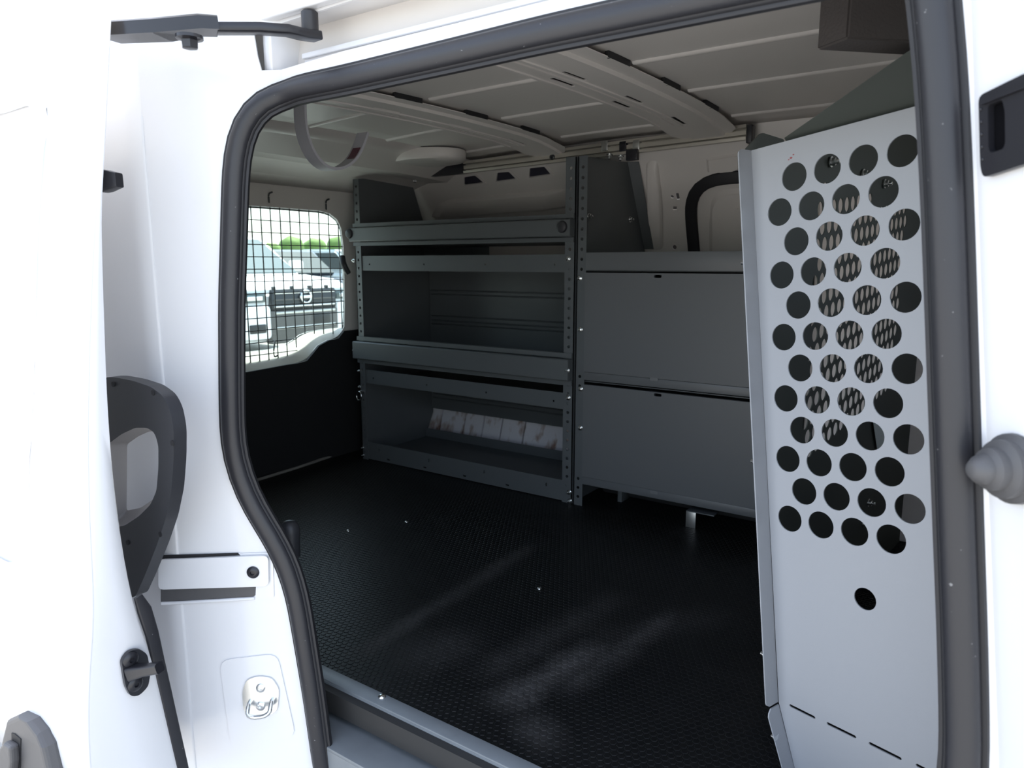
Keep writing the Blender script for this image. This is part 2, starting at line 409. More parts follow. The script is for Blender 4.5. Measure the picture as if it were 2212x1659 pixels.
# ---- front pillar details: latch pocket and cone buffer
nK = Vector((-0.76, -0.65, 0))
lp = [px_sz(*p) for p in ((2130, 208), (2212, 168), (2240, 155), (2240, 352), (2140, 384), (2134, 360))]
hole = [px_sz(*p) for p in ((2151, 228), (2182, 215), (2188, 240), (2189, 310), (2184, 322), (2157, 331), (2152, 320))]
lat = jamb_plate('latch_pocket', roundpoly(lp, 0.006), 0.006, 0.007, BLKM, holes=[roundpoly(hole, .003)], label='black latch catch plate')
jamb_plate('latch_recess', roundpoly(hole, .003), 0.001, 0.0015, mat('latch_shadow_black', (.004, .004, .005), .9, spec=.05), lat)
jamb_plate('latch_rim', roundpoly([px_sz(*p) for p in ((2137, 222), (2185, 202), (2240, 185), (2240, 190), (2190, 209), (2142, 228))], .001), 0.003, 0.010, BLKM, lat)
for i in range(5):
    a, b = px_sz(2136 + i, 237 + 27 * i); lathe('rim_rivet', [(.0016, 0), (.0014, .001), (.0005, .0014)], frame(SZ(a, b, .007), nK), BLKM, lat, 10)
bq = px_sz(2196, 1012)
lathe('cone_buffer', [(.030, 0), (.0295, .006), (.025, .009), (.0245, .015), (.018, .018), (.0175, .025), (.0125, .028), (.012, .034), (.007, .040), (.003, .041)], frame(SZ(*bq, .001), nK), DGREYP, wall_r, 32, label='grey stepped rubber cone buffer')
jamb_plate('trim_clip', circ(px_sz(2068, 804), .003, 10), .001, .001, DARK)

# ------------------------------------------------------------------ weatherstrip
bz = at(500, 700, 'Y', YA)
seal = thing('door_weatherstrip', 'black rubber weatherstrip running around the side door opening', 'door seal', (-0.5, YA, 0))
def seal_prof(c, r, ry, n=16): return [(c[0] + r * math.cos(2 * math.pi * i / n), c[1] + ry * math.sin(2 * math.pi * i / n)) for i in range(n)]
sp3 = [SZ(p[0], p[1], 0.0) for p in CONT]
def outn(i, p):
    s = CONT[i][0]; n = foot(s)[1]
    # blend near the bends
    w = 0.05
    a = max(0, min(1, (XJ + w - s) / (2 * w))); b = max(0, min(1, (s - xk(CONT[i][1]) + .02) / .04)) if CONT[i][1] < 1.03 else 0
    v = Vector((0, -1)) * (1 - a - b) + Vector((.566, -.824)) * a + Vector((-.76, -.65)) * b
    return Vector((v.x, v.y, 0)).normalized()
# side direction: up x tangent points to the inside of the opening for this travel direction (checked below)
sgn = 1
t0 = (sp3[len(sp3) // 6 + 1] - sp3[len(sp3) // 6]); s0 = outn(len(sp3) // 6, None).cross(t0)
if s0.x < 0: sgn = -1
sweep('seal_bulb', sp3, seal_prof((sgn * .0150, .005), .0150, .0115), RUBBER, seal, up=outn)
sweep('seal_ridge', sp3, seal_prof((sgn * .0285, .0), .0048, .007, 12), RUBIN, seal, up=outn)
sweep('seal_base', sp3, [(sgn * a, b) for a, b in ((-.005, -.001), (-.004, .0035), (.016, .0035), (.016, -.001))], RUBIN, seal, up=outn)
sweep('seal_lip', sp3, [(sgn * a, b) for a, b in ((.024, -.008), (.032, -.010), (.0355, -.008), (.0375, -.003), (.0365, .002), (.033, .003), (.024, .0))], RUBIN, seal, up=outn)

# ================================================================== FLOOR, SILL, MAT
fl = box('floor', (-2.30, 0.80, -0.045), (0.35, 2.56, -0.004), mat('floor_board', (0.03, .03, .03), .7), None, 0.0); struct(fl)
sill = thing('threshold_plate', 'grey metal threshold strip along the cargo floor edge at the side door', 'threshold', (-0.5, .83, -.05))
YS0, YS1 = 0.816, 0.847
bm = bmesh.new(); bm_box(bm, (-1.35, YS0, -0.006), (0.2, YS1, 0.003), .002)
bm_obj('top_flange', bm, SILL, sill)
box('front_face', (-1.35, YS0 - .001, -0.06), (0.2, YS0 + .003, 0.0), SILL, sill, .001)
box('step_tread', (-1.35, .742, -0.066), (0.2, YS0, -0.058), SILL, sill, .002)
box('step_riser', (-1.35, .742, -0.32), (0.2, .752, -0.064), SILL, sill, .002)
p = at(825, 1506, 'Z', .003); bolt(sill, p, (0, 0, 1), .0075, DOME, 'screw', 'round head steel screw')

def mat_floor():
    m = bpy.data.materials.new('rubber_coin_mat'); m.use_nodes = True; n = m.node_tree; b = n.nodes['Principled BSDF']
    b.inputs['Specular IOR Level'].default_value = 0.22
    tc = n.nodes.new('ShaderNodeNewGeometry'); sep = n.nodes.new('ShaderNodeSeparateXYZ'); n.links.new(tc.outputs['Position'], sep.inputs[0])
    def math_(op, a, b_=None, c=None, clamp=False):
        k = n.nodes.new('ShaderNodeMath'); k.operation = op; k.use_clamp = clamp
        for i, v in enumerate((a, b_, c)):
            if v is None: continue
            if isinstance(v, (int, float)): k.inputs[i].default_value = v
            else: n.links.new(v, k.inputs[i])
        return k.outputs[0]
    X, Y = sep.outputs[0], sep.outputs[1]
    nz = n.nodes.new('ShaderNodeTexNoise'); nz.inputs['Scale'].default_value = 9; nz.inputs['Detail'].default_value = 7; n.links.new(tc.outputs['Position'], nz.inputs['Vector'])
    nz2 = n.nodes.new('ShaderNodeTexNoise'); nz2.inputs['Scale'].default_value = 60; nz2.inputs['Detail'].default_value = 4; n.links.new(tc.outputs['Position'], nz2.inputs['Vector'])
    def streak(p0, p1, w, amp):
        a, c = at(*p0, 'Z', 0), at(*p1, 'Z', 0); d = (c - a); L = d.length; d.normalize()
        u = math_('ADD', math_('MULTIPLY', math_('SUBTRACT', X, a.x), d.x), math_('MULTIPLY', math_('SUBTRACT', Y, a.y), d.y))
        v = math_('ABSOLUTE', math_('ADD', math_('MULTIPLY', math_('SUBTRACT', X, a.x), -d.y), math_('MULTIPLY', math_('SUBTRACT', Y, a.y), d.x)))
        v = math_('ADD', v, math_('MULTIPLY', math_('SUBTRACT', nz.outputs['Fac'], .5), w * 1.6))
        f = math_('SUBTRACT', 1.0, math_('DIVIDE', v, w), clamp=True)
        g = math_('MULTIPLY', math_('MULTIPLY_ADD', u, 12.0, .6, True), math_('MULTIPLY_ADD', math_('SUBTRACT', L, u), 12.0, .6, True))
        return math_('MULTIPLY', math_('MULTIPLY', f, g), amp)
    tot = None
    for s in (((790, 1405), (1140, 1185), .035, .55), ((1090, 1510), (1300, 1400), .06, 1.0), ((1230, 1480), (1450, 1330), .045, .7), ((1060, 1450), (1330, 1290), .06, .35), ((880, 1420), (1010, 1380), .09, .35), ((1150, 1560), (1180, 1600), .05, .6), ((1300, 1380), (1560, 1330), .07, .25)):
        k = streak(*s); tot = k if tot is None else math_('MAXIMUM', tot, k)
    tot = math_('MULTIPLY', tot, math_('MULTIPLY_ADD', nz2.outputs['Fac'], 1.6, -.15, True), clamp=True)
    film = math_('MULTIPLY', math_('MULTIPLY_ADD', nz.outputs['Fac'], 2.0, -.8, True), .05)
    tot = math_('ADD', tot, film, clamp=True)
    mx = n.nodes.new('ShaderNodeMix'); mx.data_type = 'RGBA'; n.links.new(tot, mx.inputs[0])
    mx.inputs[6].default_value = (0.006, 0.0065, 0.007, 1); mx.inputs[7].default_value = (0.085, 0.082, 0.08, 1)
    n.links.new(mx.outputs[2], b.inputs['Base Color'])
    n.links.new(math_('MULTIPLY_ADD', tot, .4, .40), b.inputs['Roughness'])
    return m
MATF = mat_floor()
fm = box('rubber_mat', (-2.20, YS1 - .006, -0.004), (0.30, 2.42, 0.0), MATF, None, 0.0)
tag(fm, 'black rubber cargo mat with raised hexagon studs and dusty streaks', 'floor mat')
pit = 0.0132; rr = pit * 0.50; hh = 0.0008
hexes = []
row = 0; y = YS1 + .004
while y < 2.40:
    x = -2.19 + (pit / 2 if row % 2 else 0)
    while x < 0.28: hexes.append((x, y)); x += pit
    y += pit * .866; row += 1
def proj(P):
    d = Vector(P) - CAM; rt = UX * d.x - UY * d.y; fw = UY * d.x + UX * d.y
    z = fw * CP - d.z * SP; yy = -d.z * CP - fw * SP; return CX + F * rt / z, CY + F * yy / z, z
def seen(h):
    a, b, z = proj((h[0], h[1], 0)); return z > 0.2 and 720 < a < 1690 and b < 1655 and b > 715 * .6 + (a - 720) * .0 and (b < 1430 + (a - 705) * .465)
vis = sorted([h for h in hexes if seen(h)], key=lambda h: -proj((h[0], h[1], 0))[1])[:300]
near = set(vis)
def hexgeo(V, Fc, cx, cy):
    k = len(V)
    for r, z in ((rr, 0.0), (rr * .82, hh)):
        for i in range(6): V.append((cx + r * math.sin(math.pi / 3 * i), cy + r * math.cos(math.pi / 3 * i), z))
    for i in range(6): Fc.append((k + i, k + i + 6, k + 6 + (i + 1) % 6, k + (i + 1) % 6))
    Fc.append((k + 11, k + 10, k + 9, k + 8, k + 7, k + 6))
V, Fc = [], []
for h in hexes:
    if h not in near: hexgeo(V, Fc, *h)
me = bpy.data.meshes.new('hexagon_studs'); me.from_pydata(V, [], Fc); me.materials.append(MATF); me.update()
o = bpy.data.objects.new('hexagon_studs', me); link(o, fm); o['kind'] = 'stuff'
V, Fc = [], []; hexgeo(V, Fc, 0, 0)
hm = bpy.data.meshes.new('hexagon_stud'); hm.from_pydata(V, [], Fc); hm.materials.append(MATF); hm.update()
for h in vis:
    o = bpy.data.objects.new('hexagon_stud', hm); link(o, fm, Matrix.Translation((h[0], h[1], 0)))
for p in ((1165, 1272), (878, 1128), (752, 1147)):
    q = at(*p, 'Z', .001); bolt(fm, q, (0, 0, 1), .006, DOME, 'screw', 'steel floor screw')

# ================================================================== CEILING
XR = -1.74                                    # rear edge of the roof sheet
def zc(x, y): return 1.205 - .04 * (y - 1.78) ** 2 - .033 * max(0, -x - .9) ** 2
U = [XR + (0.35 - XR) * i / 24 for i in range(25)]; Vv = [.80 + (2.27 - .80) * i / 20 for i in range(21)]
ceil = loft_grid('ceiling', lambda x, y: Vector((x, y, zc(x, y))), U, Vv, WHITE_IN, None, 0.003); struct(ceil)
ceil['label'] = 'pale painted metal roof lining with pressed beads'
BOWS = [(-.775, .085), (-1.335, .068)]
def bow(xc, hw):
    slots = []; hl = hw * 1.36
    for sgn_, off in ((-1, .030), (-1, .088)):
        for k in range(4):
            y0 = 1.06 + k * .30 + (.05 if off > .05 else 0)
            if y0 + .10 > 2.1: continue
            uu = xc + sgn_ * hw * (off / .085); slots.append(rrect(uu - .0055, y0, uu + .0055, y0 + .10, .004, 2))
    def fn(u, v, w):
        t = (u - xc) / hw if u > xc else (xc - u) / hl; d = .020 if t < .50 else (.0165 if u < xc else .012)
        e = .0
        if v > 1.95: e = (v - 1.95) ** 2 * .35
        return (u, v, zc(u, v) - d - e + w)
    cuts = [('v', .85 + i * .1) for i in range(14)] + [xc - hl * .52, xc - hl * .48, xc + hw * .48, xc + hw * .52]
    b = plate('roof_bow', [(xc - hl, .82), (xc + hw, .82), (xc + hw, 2.16), (xc + hw * .5, 2.22), (xc - hl * .5, 2.22), (xc - hl, 2.16)], slots, .002, fn, WHITE_IN, ceil, cuts=cuts, sm=25)
    for sl_ in slots:
        ys = [p[1] for p in sl_]; xs_ = [p[0] for p in sl_]; ym, xm = (min(ys) + max(ys)) / 2, (min(xs_) + max(xs_)) / 2
        bx = [Vector((xm, min(ys) - .006 + (max(ys) - min(ys) + .012) * j / 3, fn(xm, min(ys) + (max(ys) - min(ys)) * j / 3, 0)[2] + .0045)) for j in range(4)]
        sweep('slot_shade_pad', bx, [(-.012, -.001), (.012, -.001), (.012, .002), (-.012, .002)], DARK, b)  # dark backing that paints the slot's inner shade
    for fu, dd in ((.36, .0), (.60, .0), (.97, .0)):
        uu = xc - hl * fu; P = [Vector((uu, .86 + i * .1, fn(uu, .86 + i * .1, 0)[2] - .001)) for i in range(13)]
        sweep('bow_bead', P, [(-.006, .002), (-.004, -.004), (.004, -.004), (.006, .002)], WHITE_IN, b)
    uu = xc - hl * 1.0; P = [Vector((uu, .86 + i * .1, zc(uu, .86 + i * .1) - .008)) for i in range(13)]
    sweep('gap_shade_strip', P, [(-.002, -.005), (.004, -.005), (.004, .006), (-.002, .006)], DARK, b)  # dark strip standing in for the shaded gap along this edge
    # dark strips that paint the shade in gaps between bow edge and roof sheet
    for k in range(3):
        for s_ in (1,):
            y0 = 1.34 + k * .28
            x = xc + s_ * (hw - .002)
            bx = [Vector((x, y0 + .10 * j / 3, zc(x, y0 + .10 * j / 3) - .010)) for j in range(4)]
            sweep('gap_shade_block', bx, [(-.004, -.004), (.004, -.004), (.004, .008), (-.004, .008)], DARK, b)
    return b
for b_ in BOWS: bow(*b_)
box('roof_bow_front', (-.10, .85, 1.16), (.05, 2.15, 1.175), WHITE_IN, ceil, .003)
bays = [(-.69, .02), (-1.255, -.90), (XR + .02, -1.435)]
for y0 in (1.14, 1.46, 1.78, 2.12):
    for (a, b) in bays:
        a2, b2 = min(a, b), max(a, b); yy = y0
        P = [Vector((a2 + (b2 - a2) * i / 8, yy, zc(a2 + (b2 - a2) * i / 8, yy) - .0015)) for i in range(9)]
        sweep('roof_bead', P, [(-.011, .001), (-.007, -.0045), (0, -.006), (.007, -.0045), (.011, .001)], WHITE_IN, ceil)
# domed corner reinforcement near the rear
Mdome = Matrix.Translation(Vector((-1.78, 2.04, 1.138)))
V, Fc = [], []; n = 28; pr = [(1, .04), (1.02, .03), (1.01, .012), (.96, .003), (.6, .0), (.2, .0)]
for r, h in pr:
    for i in range(n): a = 2 * math.pi * i / n; V.append(Mdome @ Vector((r * .16 * math.cos(a), r * .11 * math.sin(a), h)))
for a in range(len(pr) - 1):
    for i in range(n): Fc.append((a * n + i, a * n + (i + 1) % n, (a + 1) * n + (i + 1) % n, (a + 1) * n + i))
Fc.append(tuple(range((len(pr) - 1) * n, len(pr) * n)))
obj('corner_boss', V, Fc, WHITE_IN, ceil, 50)
# side cant rails closing the lining to the near and far body
loft_grid('near_cant_rail', lambda u, v: Vector((u, .80 - .02 * v, 1.17 - .11 * v)), [-2.2, -1.2, .35], [0, .3, .6, 1], WHITE_IN, ceil, .003)

# ================================================================== FAR WALL (driver side)
PROF = [(2.50, -.05), (2.50, .40), (2.485, .70), (2.455, .85), (2.40, .97), (2.325, 1.075), (2.27, 1.145), (2.25, 1.21)]
SL = [0]
for a, b in zip(PROF, PROF[1:]): SL.append(SL[-1] + math.hypot(b[0] - a[0], b[1] - a[1]))
def FW(u, v, w=0):
    v = max(0, min(SL[-1], v))
    for i in range(len(SL) - 1):
        if v <= SL[i + 1] + 1e-9: break
    t = (v - SL[i]) / (SL[i + 1] - SL[i]); a, b = PROF[i], PROF[i + 1]
    dy, dz = b[0] - a[0], b[1] - a[1]; L = math.hypot(dy, dz)
    return Vector((u, a[0] + dy * t + (-dz / L) * w, a[1] + dz * t + (dy / L) * w))
def px_fw(px, py):
    d = ray(px, py)
    for i in range(len(PROF) - 2, -1, -1):
        (y0, z0), (y1, z1) = PROF[i], PROF[i + 1]
        # solve CAM + t d on the segment plane
        n_ = Vector((0, -(z1 - z0), (y1 - y0))); den = n_.dot(d)
        t = n_.dot(Vector((0, y0, z0)) - CAM) / den; P = CAM + d * t
        k = ((P.y - y0) * (y1 - y0) + (P.z - z0) * (z1 - z0)) / ((y1 - y0) ** 2 + (z1 - z0) ** 2)
        if -1e-6 <= k <= 1 + 1e-6: return (P.x, SL[i] + k * (SL[i + 1] - SL[i]))
    P = at(px, py, 'Y', 2.5); return (P.x, P.z + .05)
def P_(l): return [px_fw(*p) for p in l]
traps = [P_([(1003, 382), (1027, 378), (1046, 394), (1003, 400)]), P_([(1075, 372), (1100, 370), (1116, 386), (1072, 392)]), P_([(1145, 362), (1177, 359), (1191, 376), (1143, 383)])]
slot1 = P_([(1130, 462), (1219, 446), (1219, 455), (1135, 466)])
oval = [circ(px_fw(1452, 425), .006, 12), rrect(px_fw(1462, 431)[0], px_fw(1462, 431)[1], px_fw(1466, 417)[0], px_fw(1466, 417)[1], .002, 2), [px_fw(*p) for p in ((1453, 446), (1462, 446), (1462, 453), (1453, 453))], circ(px_fw(1457, 534), .008, 12), circ(px_fw(1393, 450), .008, 12), circ(px_fw(1568, 361), .006, 12)]
wl = plate('wall_left', [(-2.30, 0), (.35, 0), (.35, SL[-1]), (-2.30, SL[-1])], [roundpoly(t, .006) for t in traps] + oval, .004, FW, WHITE_IN, None,
           cuts=[('v', s) for s in SL[1:-1]] + [('v', (SL[i] + SL[i + 1]) / 2) for i in range(1, 6)], sm=50)
struct(wl); wl['label'] = 'white painted inner body side with pressed panels behind the shelves'
box('cavity_back', (-2.3, 2.56, -.05), (.35, 2.57, 1.25), DARK, wl, 0)
for t in traps:
    c = [sum(p[i] for p in t) / len(t) for i in (0, 1)]
    big = roundpoly([(c[0] + (p[0] - c[0]) * 1.28, c[1] + (p[1] - c[1]) * 1.5) for p in t], .01)
    plate('pocket_rim', big, [roundpoly(t, .006)[::-1]], .003, lambda u, v, w: FW(u, v, w + .004), WHITE_IN, wl)
    plate('pocket_back', big, [], .002, lambda u, v, w: FW(u, v, w - .010), mat('pocket_shade_dark', (.03, .03, .045), .6), wl)  # dark sheet close behind the hole, shade of the pocket put into its colour
# pressed swage in the upper wall, rounded bulge at its rear end
def bulge(name, P, h, m, parent, inset=.25, lab=None):
    c = [sum(p[i] for p in P) / len(P) for i in (0, 1)]; V, Fc = [], []; n = len(P)
    for k, hh_ in ((1, 0.0), (.94, h * .35), (.86, h * .75), (1 - inset, h)):
        for p in P: V.append(FW(c[0] + (p[0] - c[0]) * k, c[1] + (p[1] - c[1]) * k, hh_))
    for a in range(3):
        for i in range(n): Fc.append((a * n + i, a * n + (i + 1) % n, (a + 1) * n + (i + 1) % n, (a + 1) * n + i))
    Fc.append(tuple(range(3 * n, 4 * n))); return obj(name, V, Fc, m, parent, 60, lab)
bulge('pressed_swage', roundpoly(P_([(930, 470), (945, 442), (975, 430), (1225, 408), (1225, 448)]), .02), .022, WHITE_IN, wl, .2)
bulge('pillar_pressing', roundpoly(P_([(1395, 350), (1420, 345), (1428, 400), (1432, 540), (1400, 540)]), .02), .02, WHITE_IN, wl, .3)
bulge('bracket_plate', roundpoly(P_([(1525, 342), (1600, 330), (1600, 365), (1575, 374), (1528, 372)]), .006), .008, WHITE_IN, wl, .15)
# opposite sliding door with its black seal
dpath = [(1503, 600), (1501, 540), (1497, 500), (1494, 460), (1494, 435), (1498, 415), (1508, 400), (1525, 389), (1548, 384), (1580, 381), (1640, 377), (1720, 372)]
_u = [px_fw(*p) for p in dpath]; _u = [(_u[0][0] - .01, .06)] + _u + [(.28, _u[-1][1])]
dseal = [FW(*p, .006) for p in _u]
sweep('opposite_door_seal', relax(resample(dseal, .02), 3), rrect(-.020, -.006, .020, .010, .004, 3), RUBIN, wl, up=lambda i, p: Vector((0, -1, -.3)).normalized(), label='black rubber seal of the opposite door')
def dpanel(name, pts, off, m, th=.004):
    return plate(name, roundpoly([px_fw(*p) for p in pts], .05, 8), [], th, lambda u, v, w: FW(u, v, w + off), m, wl, cuts=[('v', s) for s in SL[1:-1]], sm=40)
dpanel('opposite_door_inner', ((1516, 620), (1511, 395), (1760, 380), (1760, 620)), .004, WHITE_IN)
bulge('door_pressing_outer', roundpoly([px_fw(*p) for p in ((1530, 620), (1527, 405), (1760, 392), (1760, 620))], .09, 8), .022, WHITE_IN, wl, .10)
bulge('door_pressing_inner', [(p[0], p[1]) for p in roundpoly([px_fw(*p) for p in ((1560, 620), (1560, 430), (1760, 415), (1760, 620))], .08, 8)], .042, WHITE_IN, wl, .08)
# exposed lower body panels behind the open shelf, rust stained
def rust():
    m = bpy.data.materials.new('stained_white_panel'); m.use_nodes = True; n = m.node_tree; b = n.nodes['Principled BSDF']; b.inputs['Roughness'].default_value = .5
    g = n.nodes.new('ShaderNodeNewGeometry'); t = n.nodes.new('ShaderNodeTexNoise'); t.inputs['Scale'].default_value = 22; t.inputs['Detail'].default_value = 8
    mp = n.nodes.new('ShaderNodeMapping'); mp.inputs['Scale'].default_value = (1, .3, .5); n.links.new(g.outputs['Position'], mp.inputs[0]); n.links.new(mp.outputs[0], t.inputs['Vector'])
    r = n.nodes.new('ShaderNodeValToRGB'); r.color_ramp.elements[0].position = .52; r.color_ramp.elements[1].position = .70
    r.color_ramp.elements[0].color = (.72, .71, .74, 1); r.color_ramp.elements[1].color = (.20, .07, .03, 1); e = r.color_ramp.elements.new(.60); e.color = (.50, .44, .42, 1)
    n.links.new(t.outputs['Fac'], r.inputs[0]); n.links.new(r.outputs[0], b.inputs['Base Color']); return m
RUST = rust()
xs = [at(p, 915, 'Y', 2.44).x for p in (925, 962, 1012, 1052, 1091, 1140, 1240)]
for i in range(6):
    a, b = xs[i], xs[i + 1] - .008
    V = [(a, 2.40, .03), (b, 2.40, .03), (b, 2.485, .30), (a, 2.485, .30), (a, 2.41, .03), (b, 2.41, .03), (b, 2.495, .30), (a, 2.495, .30)]
    obj('body_panel', V, [(0, 1, 2, 3), (7, 6, 5, 4), (0, 4, 5, 1), (1, 5, 6, 2), (2, 6, 7, 3), (3, 7, 4, 0)], RUST, wl, 0, 'white body panel with brown stains')

# ================================================================== REAR END
XW = -2.20; XG = -2.31
top_in = [(450, 436), (540, 444), (600, 448), (690, 455), (712, 461), (728, 474), (737, 493), (742, 530), (744, 600), (745, 660), (744, 705)]
led_in = [(739, 715), (727, 731), (706, 735), (686, 746), (672, 763), (659, 779), (640, 784), (613, 788), (532, 803), (450, 812)]
led_out = [(744, 706), (737, 708), (700, 712), (668, 717), (650, 724), (639, 733), (626, 741), (615, 747), (586, 755), (532, 761), (450, 768)]
winT = [at(*p, 'X', XW) for p in top_in]; ledI = [at(*p, 'X', XW) for p in led_in]
hole = [(p.y, p.z) for p in winT + ledI]
wr = plate('wall_rear', [(.9, -.02), (2.54, -.02), (2.54, 1.10), (.9, 1.10)], [hole], .004, YZ(XW), WHITE_IN, None, sm=30)
struct(wr); wr['label'] = 'inner rear door with window aperture'
lowT = [(p.y, p.z) for p in ledI]
plate('lower_trim', [(2.5, 0.0), (2.5, lowT[0][1] + .005), (lowT[0][0], lowT[0][1] + .0)] + lowT[1:] + [(.9, lowT[-1][1] - .02), (.9, 0)], [], .01, YZ(XW + .012), TRIMB, wr, label='black lower trim board')
led_out_w = [at(*p, 'X', XG + .01) for p in led_out]
A = relax(resample(ledI, .02), 2); B = relax(resample(led_out_w, .02), 2)
def samp(P, t):
    k = t * (len(P) - 1); i = min(int(k), len(P) - 2); return P[i].lerp(P[i + 1], k - i)
N = 40; V = []; Fc = []
for i in range(N):
    a, b = samp(A, i / (N - 1)), samp(B, i / (N - 1))
    for k in range(6):
        t = k / 5; q = a.lerp(b, t); q.z += .006 * math.sin(math.pi * t); V.append(q)
for i in range(N - 1):
    for k in range(5): Fc.append((i * 6 + k, i * 6 + k + 1, (i + 1) * 6 + k + 1, (i + 1) * 6 + k))
obj('window_ledge', V, Fc, LEDGE, wr, 60, 'sunlit beige window ledge')
# reveal at top and side of the window
V, Fc = [], []
for p, p2 in zip(winT, [at(p[0] - 3, p[1] + 2, 'X', XG) for p in top_in]):
    V += [p, p2]
for i in range(len(winT) - 1): Fc.append((2 * i, 2 * i + 1, 2 * i + 3, 2 * i + 2))
obj('window_reveal', V, Fc, BLKP, wr, 60)
# outer skin of the rear door around the glass: keeps daylight out
gl_top = [at(p[0] - 3, p[1] + 2, 'X', XG) for p in top_in]; gl_bot = [Vector((XG, p.y, p.z)) for p in led_out_w]
gh = [(p.y, p.z) for p in gl_top + gl_bot]
plate('rear_door_skin', [(.5, -.5), (2.6, -.5), (2.6, 1.30), (.5, 1.30)], [gh], .004, YZ(XG), WHITE, wr)
w1 = plate('window_1', gh, [], .004, YZ(XG + .003), GLASS, None); struct(w1); w1['label'] = 'rear door window glass'
tube('window_gasket', [p + Vector((.006, 0, 0)) for p in gl_top], .006, RUBIN, w1, 8)
# rear header cove between roof sheet and rear door
h1 = at(560, 338, 'X', -2.0).z; h2 = at(560, 376, 'X', XW).z
def cove(u, t):
    pts = [(XR + .02, zc(XR, u) + .0), (XR - .06, zc(XR, u) - .018), (-1.90, 1.115), (-2.0, h1), (-2.06, h1 - .012), (-2.14, h2 - .002), (XW + .004, h2 - .03)]
    return Vector((pts[t][0], u, pts[t][1] - .04 * max(0, u - 2.05)))
loft_grid('rear_header', cove, [.80 + 1.7 * i / 14 for i in range(15)], list(range(7)), WHITE_IN, ceil, .003, 9)
# near rear inside corner so no light leaks between jamb and rear door
box('near_side_lining', (-2.3, .70, -.05), (-1.16, .72, 1.22), WHITE_IN, wall_r, 0)
tube('floor_edge_strip', [at(545, 1040, 'Z', .006), at(640, 1011, 'Z', .006), at(722, 983, 'Z', .006)], .006, mat('pale_edge_strip', (.22, .21, .19), .5), wr, 8, label='pale threshold strip')  # pale strip along the rear floor edge
# latch handle beside the window
tube('latch_lever', chaikin([at(739, 555, 'X', -2.17), at(742, 572, 'X', -2.15), at(752, 590, 'X', -2.15)], 2), .012, BLKP, wr, 10, label='black latch lever')

# window guard ------------------------------------------------------------
XM = -2.235
wg = thing('window_guard', 'black wire mesh security guard hooked over the rear window', 'window guard', (XM, 1.8, .5))
def ylim(z):   # right end of horizontal wires
    return at(744, 600, 'X', XM).y
yr = at(742, 600, 'X', XM).y; yl = 1.05; zt_ = at(640, 440, 'X', XM).z; zb_ = at(560, 790, 'X', XM).z
vx = [548 + 20.6 * i for i in range(-8, 10)]
for p_ in vx:
    a = at(p_, 560, 'X', XM); zlo = zb_ + (.07 if p_ > 650 else .0) * 1.0
    if p_ > 610: zlo = at(p_, 752 if p_ < 650 else 722, 'X', XM).z
    zhi = zt_ - (0.05 if p_ > 725 else .0)
    box('wire', (XM - .0016, a.y - .0016, zlo), (XM + .0016, a.y + .0016, zhi), WIRE, wg, 0)
for k in range(13):
    pyy = 452 + 25.8 * k; z = at(600, pyy, 'X', XM).z
    y1 = yr - (.05 if k == 0 else 0)
    if pyy > 725: y1 = at(640, 740, 'X', XM).y
    box('wire', (XM + .002, yl, z - .0016), (XM + .005, y1, z + .0016), WIRE, wg, 0)
for p0, p1 in (((580, 418), (577, 445)), ((704, 433), (700, 460)), ((592, 772), (590, 735))):
    a = at(*p0, 'X', XW + .012); b = at(*p1, 'X', XM + .006)
    tube('guard_hook', chaikin([b, b + Vector((.012, 0, 0)), Vector((a.x, a.y, (a.z + b.z) / 2)), a, a + Vector((.004, .014, .006))], 2), .003, WIRE, wg, 8)

# ================================================================== LEFT SHELVING UNIT
YF = 1.955
X0, X1 = -2.075, -1.105
sh = thing('shelving_unit', 'tall grey steel shelving unit with open bays beside the rear door', 'shelving unit', ((X0 + X1) / 2, 2.15, 0))
def post(parent, xa, xb, side, z1=1.10, fold=.035, skip=()):
    xc_ = (xa + xb) / 2; hs = []
    z = .03
    while z < z1 - .02:
        if not any(a < z < b for a, b in skip): hs.append(circ((xc_, z), .0052, 10))
        z += .0305
    o = plate('post', [(xa, 0), (xb, 0), (xb, z1), (xa, z1)], hs, .0025, XZ(YF), SHELFG, parent)
    xs_ = xa if side < 0 else xb - .0025
    hs2 = [circ((YF + fold * .6, .045 + .0305 * i), .0052, 8) for i in range(int((z1 - .06) / .0305))]
    plate('post_flange', [(YF, 0), (YF + fold, 0), (YF + fold, z1), (YF, z1)], hs2, .0025, YZ(xs_ + .0025), SHELFG, parent)
    return o
post(sh, X0, X0 + .030, -1, 1.095)
post(sh, X1 - .037, X1 - .001, 1, 1.10)
ENDP = [(YF + .003, .0), (2.32, 0), (2.385, .12), (2.395, .47), (2.38, .72), (2.345, .955), (2.275, 1.115), (2.17, 1.125), (YF + .003, 1.095)]
plate('end_panel', ENDP, [], .002, YZ(X0 + .006), SHELFG, sh)
plate('end_panel', [(YF + .003, .0), (2.45, 0), (2.45, .83), (2.275, 1.12), (2.05, 1.11), (YF + .003, 1.098)], [], .002, YZ(X1 - .004), SHELFG, sh)
# hardware on the rear end panel's top edge
for p in ((805, 383), (853, 387)): bolt(sh, at(*p, 'X', X0 + .008), (1, 0, 0), .007)
xl, xr_ = X0 - .004, X1 - .004
